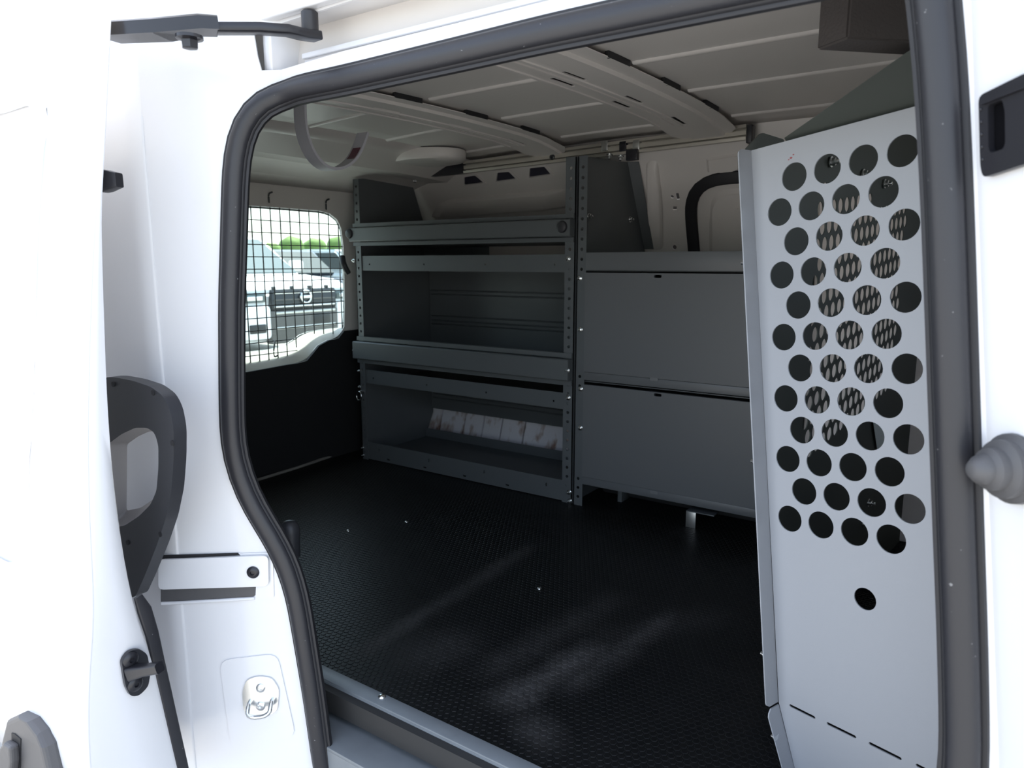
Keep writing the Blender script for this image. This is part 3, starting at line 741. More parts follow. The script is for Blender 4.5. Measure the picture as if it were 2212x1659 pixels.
# top rail: channel with rolled edges
def channel(nm, za, zb_, lip, prot, lab=None):
    """face between za..zb_ standing proud by prot, flanges of height lip above and below"""
    P2 = [Vector((xr_, YF, 0)), Vector((xl, YF, 0))]; g = .0028
    o = sweep(nm, P2, [(-.012, za - lip), (-.012, zb_ + lip), (-.010, zb_ + lip), (-.010, za - lip)], SHELFG, sh, sm=20, label=lab)
    for (a, b, pr_, bv) in ((zb_ + g, zb_ + lip, .006, 0), (za, zb_, prot, .003), (za - lip, za - g, .006, 0)):
        sweep('rail_face' if bv else 'rail_edge', P2, [(-.010, a), (-.010, b), (pr_ - bv, b), (pr_, b - bv - 1e-4), (pr_, a + bv + 1e-4), (pr_ - bv, a)], SHELFG, o, sm=20)
    return o
channel('top_rail', .862, .914, .016, .028)
channel('middle_rail', .412, .480, .018, .030)
for p in ((757, 505), (1216, 490)):
    q = at(*p, 'Y', YF - .022); lathe('rail_knob', [(.018, -.004), (.019, .006), (.016, .012), (.008, .015), (.003, .015)], frame(q, (0, -1, 0)), BLKP, sh, 24, label='black round rubber knob')
def lip_plate(nm, za, zb_, hx, y=YF + .004, hr=.0035):
    hs = [circ((x, (za + zb_) / 2 - .004), hr, 8) for x in hx]
    return plate(nm, [(X0 + .006, za), (X1 - .008, za), (X1 - .008, zb_), (X0 + .006, zb_)], hs, .002, XZ(y), SHELFG, sh)
hxs = [X0 + .07 + .275 * i for i in range(4)]
lip_plate('shelf_lip', .753, .808, hxs)
lip_plate('shelf_lip', .313, .367, hxs)
bl = plate('shelf_lip', [(X0 + .002, .004), (X1 - .008, .004), (X1 - .008, .074), (X0 + .002, .074)],
           [rrect(x - .003, .042, x + .003, .054, .002, 2) for x in [X0 + .09 + .26 * i for i in range(4)]] + [rrect(x - .007, .014, x + .007, .022, .002, 2) for x in [X0 + .14 + .19 * i for i in range(4)]], .002, XZ(YF + .003), SHELFG, sh)
box('shelf_tray', (X0 + .01, YF + .01, .752), (X1 - .01, 2.36, .755), SHELFG, sh, 0)
box('shelf_tray', (X0 + .01, YF + .01, .405), (X1 - .01, 2.38, .408), SHELFG, sh, 0)
box('shelf_tray', (X0 + .01, YF + .01, .312), (X1 - .01, 2.38, .315), SHELFG, sh, 0)
box('shelf_tray', (X0 + .01, YF + .01, .016), (X1 - .01, 2.33, .020), SHELFG, sh, 0)
box('shelf_tray', (X0 + .01, YF + .01, .846), (X1 - .01, 2.34, .849), SHELFG, sh, 0)
# back panels with pressed ribs
bp = box('back_panel', (X0 + .01, 2.372, .40), (X1 - .01, 2.376, .752), SHELFG, sh, 0)
for z in (.665, .648, .555, .535, .52): sweep('rib', [Vector((X1 - .02, 2.372, z)), Vector((X0 + .02, 2.372, z))], [(-.001, -.005), (.004, 0), (-.001, .005)], SHELFG, bp)
b2z = at(1100, 905, 'Y', 2.378).z
bp2 = box('back_panel', (X0 + .01, 2.372, b2z), (X1 - .01, 2.376, .312), SHELFG, sh, 0)
for z in (b2z + .05, b2z + .068): sweep('rib', [Vector((X1 - .02, 2.372, z)), Vector((X0 + .02, 2.372, z))], [(-.001, -.005), (.004, 0), (-.001, .005)], SHELFG, bp2)
zl_ = at(1100, 955, 'Y', 2.33).z
box('tray_back_lip', (X0 + .01, 2.328, .016), (X1 - .01, 2.331, zl_), SHELFG, sh, 0)
box('shelf_back_lip', (X0 + .01, 2.34, .80), (-1.72, 2.343, .85), SHELFG, sh, 0)
for p in ((977, 958), (1066, 974), (1159, 991), (919, 948)): bolt(sh, at(*p, 'Y', 2.326), (0, -1, 0), .008, DOME, 'rivet')
for p in ((1228, 559), (1226, 800), (1228, 859), (1230, 1063), (1231, 1082)): bolt(sh, at(*p, 'Y', YF - (.022 if 790 < p[1] < 805 else 0)), (0, -1, 0), .0085)
for p in ((764, 563), (766, 756), (776, 801), (777, 835), (784, 967), (785, 983)): bolt(sh, at(*p, 'Y', YF - (.02 if p[1] == 756 else 0)), (0, -1, 0), .0065)
for p in ((935, 590), (937, 607), (936, 700), (937, 726)): bolt(sh, at(*p, 'X', X0 + .008), (1, 0, 0), .006)
for p, r_ in (((932, 625), .014), ((934, 724), .013)): lathe('rubber_grommet', [(r_, 0), (r_, .008), (r_ * .5, .01)], frame(at(*p, 'X', X0 + .008), (1, 0, 0)), BLKP, sh, 18)
dr = at(777, 853, 'Y', YF - .01)
tube('tie_ring', [dr + Vector((.014 * math.cos(a), -.004, -.004 + .018 * math.sin(a))) for a in [2 * math.pi * i / 18 for i in range(18)]], .003, ZINC, sh, 8, True, 'steel tie-down ring')
box('ring_bracket', (dr.x - .012, YF - .012, dr.z + .008), (dr.x + .012, YF, dr.z + .018), ZINC, sh, .002)
box('latch_stay', (X1 - .020, YF - .026, .868), (X1 - .017, YF - .018, .915), BLKP, sh, .0005)

# ================================================================== RIGHT CABINET
Z2 = dict(t0=.759, t1=.813, u0=.417, u1=.752, l0=.075, l1=.403)
XA, XB = -1.10, -.47
cab = thing('storage_cabinet', 'grey steel cabinet with two flat drop-down doors behind the partition', 'cabinet', ((XA + XB) / 2, 2.15, .07))
post(cab, XA + .002, XA + .034, -1, 1.10, .03, skip=((.44, .74), (.12, .38)))
box('right_post', (XB - .03, YF, 0), (XB, YF + .03, .82), SHELFG, cab, .001)
box('carcass_side', (XA + .004, YF + .01, .07), (XA + .007, 2.44, .80), SHELFG, cab, 0)
box('carcass_side', (XB - .006, YF + .01, .07), (XB - .003, 2.44, .80), SHELFG, cab, 0)
box('carcass_back', (XA + .01, 2.42, .07), (XB - .01, 2.423, .80), SHELFG, cab, 0)
box('carcass_shelf', (XA + .01, YF + .02, .756), (XB - .01, 2.42, .759), SHELFG, cab, 0)
box('carcass_shelf', (XA + .01, YF + .02, .408), (XB - .01, 2.42, .411), SHELFG, cab, 0)
box('carcass_shelf', (XA + .01, YF + .02, .076), (XB - .01, 2.42, .079), SHELFG, cab, 0)
box('tray_lip', (XA + .034, YF - .002, Z2['t0']), (XB, YF + .001, Z2['t1']), DOORG, cab, .001)
for a, b, py1, py2 in ((Z2['u0'], Z2['u1'], 597, 819), (Z2['l0'], Z2['l1'], 853, 1063)):
    zt2 = at(1423, py1, 'Y', YF).z; xt = at(1422, py1, 'Y', YF).x; zp = at(1414, py2, 'Y', YF).z; xp = at(1414, py2, 'Y', YF).x
    d = plate('drop_door', [(XA + .034, a + .027), (XB - .002, a + .027), (XB - .002, b), (XA + .034, b)], [rrect(xt - .012, zt2 - .0045, xt + .012, zt2 + .0045, .004, 3)], .012, XZ(YF - .004), DOORG, cab)
    box('door_hem', (XA + .034, YF - .002, a), (XB - .002, YF + .006, a + .026), DOORG, d, .002)
    plate('pull_recess', rrect(xp - .013, zp - .005, xp + .013, zp + .005, .004, 3), [], .001, XZ(YF - .0052), mat('pull_recess_grey', (.15, .155, .16), .6), d)
for p in ((1253, 601), (1254, 712), (1255, 840), (1254, 924)): bolt(cab, at(*p, 'Y', YF), (0, -1, 0), .0085)
# tall divider panel above the cabinet with its bent rear flange
DIVP = [(YF + .004, .80), (2.45, .80), (2.275, 1.118), (2.2, 1.112), (YF + .004, 1.098)]
plate('divider_panel', DIVP, [], .002, YZ(XA + .012), SHELFG, cab)
fl0, fl1 = at(1356, 350, 'X', XA + .012), at(1392, 538, 'X', XA + .012)
V = [fl0, fl0 + Vector((.035, .012, 0)), fl1 + Vector((.03, .012, 0)), fl1]
V = V + [v + Vector((0, .002, 0)) for v in V]
obj('divider_flange', V, [(0, 1, 2, 3), (7, 6, 5, 4), (0, 4, 5, 1), (1, 5, 6, 2), (2, 6, 7, 3), (3, 7, 4, 0)], SHELFG, cab, 0)
for p in ((1271, 467), (1360, 474)): bolt(cab, at(*p, 'X', XA + .013), (1, 0, 0), .010)
for p in ((1317, 333), (1341, 336)): bolt(cab, at(*p, 'Y', 2.10), (0, -.2, -1), .010)
bt = thing('floor_bracket', 'pale metal angle bracket on the floor under the cabinet', 'bracket', at(1490, 1140, 'Z', 0))
bb = at(1491, 1140, 'Z', 0); zt3 = at(1491, 1106, 'Y', bb.y).z
box('bracket_upright', (bb.x - .015, bb.y, 0), (bb.x + .015, bb.y + .003, zt3), STEEL, bt, .0005)
box('bracket_arm', (bb.x - .015, bb.y, zt3), (bb.x + .07, bb.y + .05, zt3 + .003), SHELFG, bt, .0005)
fr = thing('wheel_arch_box', 'dark boxed wheel arch cover in the gap below the cabinet', 'wheel arch', (-.8, 2.3, 0))
box('cover', (-1.08, 2.12, 0), (-.2, 2.42, .072), TRIMB, fr, .01)
box('support_channel', (-.99, 2.06, 0), (-.975, 2.12, .072), SHELFG, fr, .001)

# ================================================================== MOUNTING RAIL on the far wall
rl = thing('mounting_rail', 'ribbed aluminium rail running below the roof along the far wall', 'rail', (-1.2, 2.22, 1.13))
def railpt(px, py): return at(px, py, 'Y', 2.20)
ra, rb = railpt(1005, 362), railpt(1614, 286)
rh = .022
prof = [(-.006, -rh), (.012, -rh), (.014, -rh * .62), (-.004, -rh * .60), (-.004, -rh * .36), (.010, -rh * .34), (.010, rh * .26), (-.004, rh * .28), (-.004, rh * .52), (.014, rh * .55), (.012, rh), (-.006, rh)]
sweep('rail_body', [rb, ra.lerp(rb, .5), ra], prof, ALU, rl, sm=20)
e1 = railpt(1617, 290); box('end_cap', (e1.x - .004, 2.19, e1.z - .026), (e1.x + .012, 2.225, e1.z + .026), BLKP, rl, .002)
lc0, lc1 = railpt(886, 375), railpt(1005, 362)
sweep('cable_channel', [lc1, lc0], [(-.01, -.022), (.014, -.022), (.014, .02), (-.01, .02)], BLKM, rl, label='black channel section at the rear end')
for p in ((1311, 315), (1379, 313), (1350, 316)):
    q = railpt(*p); box('clamp', (q.x - .014, 2.185, q.z - .018), (q.x + .010, 2.215, q.z + .014), STEEL if p[0] != 1350 else BLKM, rl, .002)
box('clamp_arm', tuple(railpt(1372, 348) - Vector((.02, .03, .0))), tuple(railpt(1372, 325) + Vector((.02, -.01, 0))), BLKM, rl, .002)
q = railpt(1197, 340); lathe('rail_screw', [(.010, 0), (.010, .003), (.006, .005), (.003, .002)], frame(q + Vector((0, -.012, 0)), (0, -1, 0)), BLKM, rl, 16)
q = railpt(897, 391); bolt(rl, q, (0, -1, 0), .008, None, 'bolt', 'brass coloured bolt')

# ================================================================== HANGING STRAP HOOK
XH = -1.28
stp = [(660, 190), (660, 232), (661, 270), (668, 305), (684, 338), (708, 362), (735, 367), (757, 357), (776, 338), (788, 310), (796, 286)]
P = relax(resample([at(*p, 'X', XH) for p in stp], .012), 3)
hk = sweep('hanging_hook', P, [(-.003, -.0), (.003, 0), (.003, .036), (-.003, .036)], STRAPM, None, up=(-1, 0, 0), sm=40)
tag(hk, 'grey flat metal strap bent into a hook hanging from the roof', 'hook')
# top tab fixed to the roof
tp = P[0]; box('fixing_tab', (tp.x - .036, tp.y - .03, tp.z - .002), (tp.x, tp.y + .03, zc(tp.x, tp.y) + .001), STRAPM, hk, .001)
i0 = int(len(P) * .74); sweep('paint_smear', [p + Vector((-.004, -.0035 * 1, .0005)) for p in P[i0:i0 + 5]], [(-.0003, 0), (.0003, 0), (.0003, .026), (-.0003, .026)], mat('red_paint_smear', (.10, .03, .045), .5, vary=.7, vscale=120), hk, up=(-1, 0, 0), label='dark red paint smear')

# ================================================================== PARTITION
R0 = Vector((-0.28280044, 1.09100383, 0.89812063)); AW = Vector((0.93155178, -0.34596457, 0.11189187)); BW = Vector((0.10979956, -0.04439451, -0.99296182))
BW = (BW - AW * BW.dot(AW)).normalized(); NW = AW.cross(BW).normalized()          # NW points away from the camera
if NW.y < 0: NW = -NW
PA, PB = .05, .04523
def PW(u, v, w=0): return R0 + AW * u + BW * v - NW * w      # w > 0 toward the camera
def px_pw(px, py):
    q = at_plane(px, py, R0, NW) - R0; return (q.dot(AW), q.dot(BW))
part_ = thing('partition_wing', 'light grey perforated steel partition wing at the front of the opening', 'partition', (-.1, 1.05, 0))
hr = .0196
holes = []
for j in range(12):
    for i in range(4):
        holes.append(circ(((i + (.5 if j % 2 == 0 else 0)) * PA, j * PB), hr, 28))
holes.append(circ(px_pw(1868.6, 1294), .0155, 28))
for a, b in (((1707, 1524), (1759, 1550)), ((1788, 1563), (1847, 1592)), ((1879, 1606), (1945, 1639)), ((1981, 1653), (2052, 1690))):
    p, q = Vector(px_pw(*a)), Vector(px_pw(*b)); d = (q - p).normalized(); n_ = Vector((-d.y, d.x)) * .0022
    holes.append([tuple(p + n_), tuple(q + n_), tuple(q + d * .002), tuple(q - n_), tuple(p - n_), tuple(p - d * .002)])
f_top, f_bot = px_pw(1623, 325), px_pw(1681, 1516)
vb0 = px_pw(1695, 1522)[1]
t_r = px_pw(1998, 224)
ex = .34
tr2 = (ex, f_top[1] + (t_r[1] - f_top[1]) * (ex - f_top[0]) / (t_r[0] - f_top[0]))
low1 = px_pw(1716, 1659); low_end = (low1[0] + (low1[0] - f_bot[0]) * .8, low1[1] + (low1[1] - f_bot[1]) * .8)
plate('perforated_sheet', [f_top, tr2, (ex, low_end[1]), low_end, (f_bot[0] + .001, f_bot[1])], holes, .002, PW, GREY, part_)
# folded edge flange toward the door and its bolts
def flange(name, a, b, w0, r):
    A0, B0 = PW(*a), PW(*b); V = []
    rows = [A0, A0 - NW * w0 * .0, B0, B0]
    P0 = [PW(a[0], a[1] + r), PW(b[0], b[1] - r)]
    V = [PW(*a), PW(a[0], a[1] + .0, w0 * .75), PW(a[0], a[1] + r * .5, w0 * .95), PW(a[0], a[1] + r, w0), PW(b[0], b[1] - r, w0), PW(b[0], b[1] - r * .5, w0 * .95), PW(b[0], b[1], w0 * .75), PW(*b)]
    V += [v - AW * .002 for v in V]; n = 8
    Fc = [tuple(range(n)), tuple(range(2 * n - 1, n - 1, -1))] + [(i, (i + 1) % n, n + (i + 1) % n, n + i) for i in range(n)]
    return obj(name, V, Fc, GREY, part_, 30)
flange('edge_flange', f_top, f_bot, .030, .008)
flange('lower_flange', (f_bot[0] + .001, f_bot[1] + .004), low_end, .026, .012)
for p in ((1617, 568), (1640, 992), (1657, 1402), (1678, 1578)):
    a, b = px_pw(*p); 
    t = (b - f_top[1]) / (f_bot[1] - f_top[1]); base = Vector(f_top).lerp(Vector(f_bot), t)
    if b > f_bot[1]: t = (b - f_bot[1]) / (low_end[1] - f_bot[1]); base = Vector(f_bot).lerp(Vector(low_end), t)
    bolt(part_, PW(base.x - .002, b, .018), -AW, .0075)
for p, r_ in (((1709, 341), .0022), ((1714, 334), .0014), ((1704, 345), .0012)):
    plate('red_mark', circ(px_pw(*p), r_, 8, r_ * .6), [], .0002, lambda u, v, w: PW(u, v, w + .0004), mat('red_smudge', (.30, .07, .07), .6), part_)
# rear main bulkhead seen behind and through the wing
DB = Vector((.13, .99, 0)).normalized(); A0 = PW(f_top[0], .4, 0); A0 = Vector((A0.x - .036, A0.y + .032, 0))
NB = Vector((DB.y, -DB.x, 0))
def BK(u, v, w=0): return Vector((A0.x + DB.x * u + NB.x * w, A0.y + DB.y * u + NB.y * w, v))
def px_bk(px, py):
    q = at_plane(px, py, A0, NB); return ((q - A0).dot(DB), q.z)
bk = thing('bulkhead', 'dark grey perforated main bulkhead panel behind the partition wing', 'partition', (A0.x, A0.y + .4, 0))
uend = 1.14
tops = [px_bk(1630, 318), px_bk(1690, 298), px_bk(1830, 202), px_bk(1958, 112)]
tops = [(max(.0, t[0]), min(t[1], 1.17)) for t in tops]
bh = []
ua, ub = px_bk(1762, 600)[0], px_bk(1946, 600)[0]
for j in range(19):
    for i in range(34):
        u = ua + (i + (.5 if j % 2 else 0)) * .036; v = .42 + j * .0325 + .12 * (u - ua)
        if u < ub and v < px_bk(1850, 425)[1]: bh.append(circ((u, v), .0142, 16))
outl = [(max(.03, px_bk(1722, 1640)[0]), px_bk(1722, 1640)[1]), (uend, .02), (uend, 1.16), (uend - .3, 1.16), px_bk(1760, 300)] + [(max(.03, q_[0]), q_[1]) for q_ in (px_bk(1650, 345), px_bk(1668, 900), px_bk(1690, 1400))]
ok = [outl[0]]
for p in outl[1:]:
    if (Vector(p) - Vector(ok[-1])).length > .004: ok.append(p)
plate('bulkhead_sheet', ok, bh, .002, BK, OLIVE, bk)
# dark upper closing plate leaning out over the wing's top edge
gb0, gb1 = PW(*px_pw(1690, 318), -.02), PW(*px_pw(2010, 236), -.02)
g0, g1, g2 = at(1694, 298, 'Y', gb0.y - .01), at(1960, 112, 'Y', .985), at(2040, 60, 'Y', .965)
V = [gb0, gb1, g2, g1, g0]; V = V + [v + Vector((.0005, .002, .0004)) for v in V]
obj('upper_closing_plate', V, [(0, 1, 2, 3, 4), (9, 8, 7, 6, 5)] + [(i, (i + 1) % 5, 5 + (i + 1) % 5, 5 + i) for i in range(5)], OLIVE, bk, 0)
# rounded tab of the bulkhead beside the wing's top corner
tabp = roundpoly([px_bk(1626, 322), px_bk(1662, 284), px_bk(1712, 300), px_bk(1700, 330)], .01)
plate('corner_tab', tabp, [], .002, lambda u, v, w: BK(u, v, w - .012), OLIVE, bk)
for p in ((1792, 350), (1862, 376), (1908, 397), (1873, 1085), (1862, 1130)):
    u, v = px_bk(*p); bolt(bk, BK(u, v, .002), NB, .010)
u, v = px_bk(1884, 945)
lab = plate('paper_tag', [px_bk(*p) for p in ((1880, 905), (1902, 905), (1912, 950), (1890, 972))], [], .001, lambda u, v, w: BK(u, v, w + .006), mat('tag_paper', (.55, .62, .62), .6), bk, label='small pale printed tag')
# beige pillar trim beyond the bulkhead on the far side
pt = thing('pillar_trim', 'beige pillar trim glimpsed through the two layers of holes', 'trim panel', (-.2, 2.3, 0))
box('trim_face', (-.455, 2.20, 0), (.3, 2.22, 1.1), mat('beige_trim', (.86, .80, .77), .6), pt, .01)

# unseen cab ahead of the partition, closed up to keep light off the bulkhead
CABM = mat('cab_trim', (.06, .06, .058), .7)
wf = box('wall_front', (1.10, .62, -.3), (1.13, 2.56, .95), CABM, None, 0); struct(wf)
box('cab_floor', (.35, .74, -.3), (1.10, 2.56, -.27), CABM, wf, 0)
box('cab_far_side', (.35, 2.5, -.3), (1.10, 2.53, .95), CABM, wf, 0)
box('cab_headliner', (.35, .68, 1.20), (1.10, 2.5, 1.22), CABM, wf, 0)
box('cab_near_side', (.10, .70, -.3), (1.10, .72, 1.20), CABM, wf, 0)
# black block under the roof at the front pillar
c0 = at(1830, 83, 'Y', .96)
def azdir(deg):
    a = math.radians(deg); r_, f_ = math.sin(a), math.cos(a); return Vector((UX * r_ + UY * f_, -UY * r_ + UX * f_, 0))
d1, d2 = azdir(-19.4), azdir(80)
pl = [c0, c0 + d1 * .05, c0 + d1 * .05 + d2 * .20, c0 + d2 * .20]
V = [Vector((p.x, p.y, c0.z)) for p in pl] + [Vector((p.x, p.y, 1.165)) for p in pl]
ob_ = bmesh.new(); vs = [ob_.verts.new(v) for v in V]
for f_ in ((0, 1, 2, 3), (7, 6, 5, 4), (0, 4, 5, 1), (1, 5, 6, 2), (2, 6, 7, 3), (3, 7, 4, 0)): ob_.faces.new([vs[i] for i in f_])
bmesh.ops.bevel(ob_, geom=ob_.edges[:], offset=.0025, segments=2, affect='EDGES')
blk = bm_obj('roof_block', ob_, FOAM, None); tag(blk, 'charcoal textured block fixed under the roof above the partition', 'padding block')

# ================================================================== SLIDING DOOR (open, slid back)
XE = -0.99
sd = thing('sliding_door', 'white sliding side door pushed back along the body', 'van door', (-1.5, .5, -.3))
ske = [(243, -60), (240, 0), (232, 120), (225, 250), (217, 360), (209, 450), (202, 560), (196, 700), (192, 850), (191, 1000), (194, 1120), (199, 1220), (203, 1300), (204, 1345), (200, 1385), (195, 1430), (191, 1520), (192, 1600), (196, 1659), (204, 1740)]
ine = [(245, -60), (242, 0), (236, 120), (230, 250), (224, 360), (218, 450), (221, 560), (226, 700), (232, 850), (242, 1000), (256, 1120), (271, 1220), (290, 1310), (300, 1345), (315, 1385), (332, 1430), (352, 1520), (372, 1600), (386, 1659), (408, 1740)]
SK = [at(*p, 'X', XE) for p in ske]; IN = [at(*p, 'X', XE) for p in ine]
NU = 36
SKs = [samp(relax(resample(SK, .02), 2), i / (NU - 1)) for i in range(NU)]; INs = [samp(relax(resample(IN, .02), 2), i / (NU - 1)) for i in range(NU)]
# outer skin with rolled hem and shoulder crease
V, Fc = [], []
colsx = [(0.000, 0.0), (-.004, -.004), (-.012, -.0065), (-.030, -.0055), (-.040, -.008), (-.055, -.014), (-.075, -.016), (-.2, -.018), (-.5, -.020), (-.80, -.018)]
for p in SKs:
    for dx, dy in colsx: V.append(Vector((XE + dx, p.y + dy, p.z)))
m_ = len(colsx)
for i in range(NU - 1):
    for k in range(m_ - 1): Fc.append((i * m_ + k, i * m_ + k + 1, (i + 1) * m_ + k + 1, (i + 1) * m_ + k))
skin = obj('outer_skin', V, Fc, WHITE, sd, 60); md = skin.modifiers.new('thickness', 'SOLIDIFY'); md.thickness = .0015; md.offset = 1
# front edge face
V, Fc = [], []
for a, b in zip(SKs, INs):
    for t, dx in ((0, 0), (.1, .0015), (.5, .002), (.93, .0015), (1, -.002)):
        q = a.lerp(b, t); V.append(Vector((XE + dx - .0005, q.y, q.z)))
for i in range(NU - 1):
    for k in range(4): Fc.append((i * 5 + k, i * 5 + k + 1, (i + 1) * 5 + k + 1, (i + 1) * 5 + k))
obj('front_edge', V, Fc, WHITE, sd, 60)
# inner panel
V, Fc = [], []
for b in INs:
    for dx, dy in ((-.002, 0), (-.02, .004), (-.4, .004), (-.8, .004)): V.append(Vector((XE + dx, min(b.y + dy, .54), b.z)))
for i in range(NU - 1):
    for k in range(3): Fc.append((i * 4 + k, i * 4 + k + 1, (i + 1) * 4 + k + 1, (i + 1) * 4 + k))
obj('inner_panel', V, Fc, WHITE, sd, 60)
# pressed window blank on the outer skin
def sky_(x, z):
    k = min(range(NU), key=lambda i: abs(SKs[i].z - z)); return SKs[k].y - .0178
def skin_pt(px, py):
    y = .48
    for _ in range(6):
        q = at(px, py, 'Y', y); y = sky_(q.x, q.z)
    return q
a_, b_ = skin_pt(104, 190), skin_pt(60, 1240)
R = roundpoly([(-1.86, a_.z - .02), (a_.x, a_.z - .0), (a_.x + .003, .6), (b_.x, b_.z), (-1.86, b_.z)], .05, 8)
cen = (-1.5, .55); n = len(R); V, Fc = [], []
RR = [tuple(p) for p in resample(R, .03, True)]; n = len(RR)
for k, h_ in ((1.0, -.0005), (.985, .004), (.965, .006)):
    for p in RR:
        x, z = cen[0] + (p[0] - cen[0]) * k, cen[1] + (p[1] - cen[1]) * k; V.append(Vector((x, sky_(x, z) - h_, z)))
for a in range(2):
    for i in range(n): Fc.append((a * n + i, a * n + (i + 1) % n, (a + 1) * n + (i + 1) % n, (a + 1) * n + i))
obj('window_blank_bead', V, Fc, WHITE, sd, 60)
# outside handle
def skin_fn(off): 
    def f(u, v, w): return Vector((u, sky_(u, v) - off - w, v))
    return f
hp = [skin_pt(*p) for p in ((22, 1640), (27, 1590), (38, 1545), (60, 1535), (85, 1548), (105, 1573), (118, 1605), (130, 1659), (145, 1730), (130, 1800), (30, 1800))]
eh = plate('outside_handle', [(p.x, p.z) for p in hp], [], .022, skin_fn(.016), DGREYP, sd, label='dark grey outside door handle bezel')
gp = [skin_pt(*p) for p in ((34, 1659), (40, 1620), (46, 1592), (54, 1583), (70, 1592), (72, 1625), (68, 1659), (66, 1760), (30, 1760))]
g_ = plate('handle_grip', [(p.x, p.z) for p in gp], [], .014, skin_fn(.030), DGREYP, eh)
bp_ = [skin_pt(*p) for p in ((53, 1570), (60, 1572), (73, 1583), (72, 1640), (68, 1659), (60, 1600), (52, 1585))]
plate('handle_recess', [(p.x, p.z) for p in bp_], [], .002, skin_fn(.0175), DARK, eh)
# latch dowel on the front edge
def ed(px, py, dx=0): q = at(px, py, 'X', XE + .003 + dx); return q
kp = roundpoly([(ed(*p).y, ed(*p).z) for p in ((257, 1425), (272, 1404), (295, 1398), (313, 1410), (320, 1450), (315, 1480), (295, 1500), (277, 1501), (266, 1480))], .006)
ld = plate('guide_bracket', kp, [], .006, YZ(XE + .010), BLKM, sd, label='black guide dowel bracket with two screws')
for p in ((281, 1424), (291, 1477)): q = ed(*p, .006); lathe('bracket_screw', [(.0115, 0), (.011, .003), (.007, .006), (.0035, .006), (.003, .003)], frame(q, (1, 0, 0)), BLKM, ld, 18)
q0, q1 = ed(285, 1452, .008), at(345, 1442, 'X', XE + .06)
sweep('guide_dowel', [q0, q0.lerp(q1, .45), q1], rrect(-.009, -.009, .009, .009, .004, 3), BLKM, ld, scale=[1.2, .85, .8])
# rubber wedge
w0, w1 = at(221, 391, 'Y', .505), at(258, 389, 'Y', .515)
sweep('rubber_wedge', [w0, w0.lerp(w1, .3), w1], rrect(-.011, -.015, .011, .015, .003, 3), RUBBER, sd, scale=[1, .95, .62], label='black rubber buffer wedge')
# inner pull handle: D-shaped loop seen past the door edge
YHd = .54
ho = [at(*p, 'Y', YHd) for p in ((225, 815), (248, 815), (285, 822), (325, 835), (352, 855), (367, 885), (375, 930), (375, 990), (370, 1060), (358, 1120), (338, 1180), (312, 1245), (292, 1290), (262, 1290), (230, 1200), (215, 1150))]
hi_ = [at(*p, 'Y', YHd) for p in ((232, 960), (262, 938), (292, 924), (318, 924), (334, 935), (342, 962), (342, 1010), (338, 1060), (325, 1090), (300, 1115), (270, 1135), (232, 1142))]
ho2 = [tuple(p) for p in roundpoly([(p.x, p.z) for p in ho], .01, 3)]; hi2 = [tuple(p) for p in roundpoly([(p.x, p.z) for p in hi_], .008, 3)]
ph = plate('pull_handle', ho2, [hi2], .020, lambda u, v, w: Vector((u, YHd - .0 - w, v)), BLKP, sd, sm=40, label='black pull handle with grey inner rim')
c_ = Vector((sum(p[0] for p in hi2) / len(hi2), sum(p[1] for p in hi2) / len(hi2)))
V, Fc = [], []; n = len(hi2)
for k, yy, sx in ((1.0, .0005, 0), (.97, .010, .002), (.86, .026, .012), (.80, .030, .016)):
    for p in hi2:
        q = c_ + (Vector(p) - c_) * k; V.append(Vector((q.x - sx, YHd + yy, q.y)))
for a in range(3):
    for i in range(n): Fc.append((a * n + i, a * n + (i + 1) % n, (a + 1) * n + (i + 1) % n, (a + 1) * n + i))
obj('grip_rim', V, Fc, TRIMG, ph, 60, 'grey inner grip rim')
for p in ((245, 830), (331, 848), (373, 957), (347, 1154), (276, 1172)):
    q = at(*p, 'Y', YHd - .0008); lathe('screw_hole', [(.0042, 0), (.0042, .0012), (.002, .0014)], frame(q, (0, -1, 0)), DARK, ph, 14)
# black weatherstrip down the inner edge
wp = [(292, 1290), (306, 1320), (322, 1370), (336, 1430), (352, 1500), (370, 1580), (388, 1659), (404, 1740)]
sweep('edge_weatherstrip', [at(*p, 'X', XE - .004) + Vector((0, .004, 0)) for p in wp], rrect(-.010, -.004, .010, .004, .003, 3), RUBBER, sd, up=(1, 0, 0), scale=[.6, 1.0, .95, .9, .9, .9, .9, .9])
# upper roller arm
arm = [at(232, 74, 'Y', .545), at(350, 68, 'Y', .56), at(430, 58, 'Y', .60), at(470, 60, 'Y', .62)]
ra_ = sweep('roller_bracket', arm, [(-.020, -.007), (.020, -.007), (.020, .009), (.016, .012), (-.016, .012), (-.020, .009)], BLKM, sd, scale=[1, 1, 1, .95], label='black steel upper roller bracket')
a2 = [at(468, 62, 'Y', .618), at(560, 62, 'Y', .665), at(620, 66, 'Y', .695), at(660, 76, 'Y', .725), at(686, 79, 'Y', .745)]
sweep('roller_arm', a2, rrect(-.012, -.006, .012, .006, .002, 2), BLKM, ra_)
q = at(670, 60, 'Y', .735); lathe('roller', [(.011, -.012), (.012, -.010), (.012, .020), (.010, .022)], Matrix.Translation(q), RUBBER, ra_, 20)
q = at(409, 79, 'Y', .575); lathe('bracket_bolt', [(.016, 0), (.017, .003), (.011, .005), (.0105, .014), (.008, .015)], frame(q, (0, 0, -1)), BLKM, ra_, 6)
lathe('bolt_washer', [(.017, -.001), (.017, .003), (.012, .004)], frame(q, (0, 0, -1)), BLKM, ra_, 24)
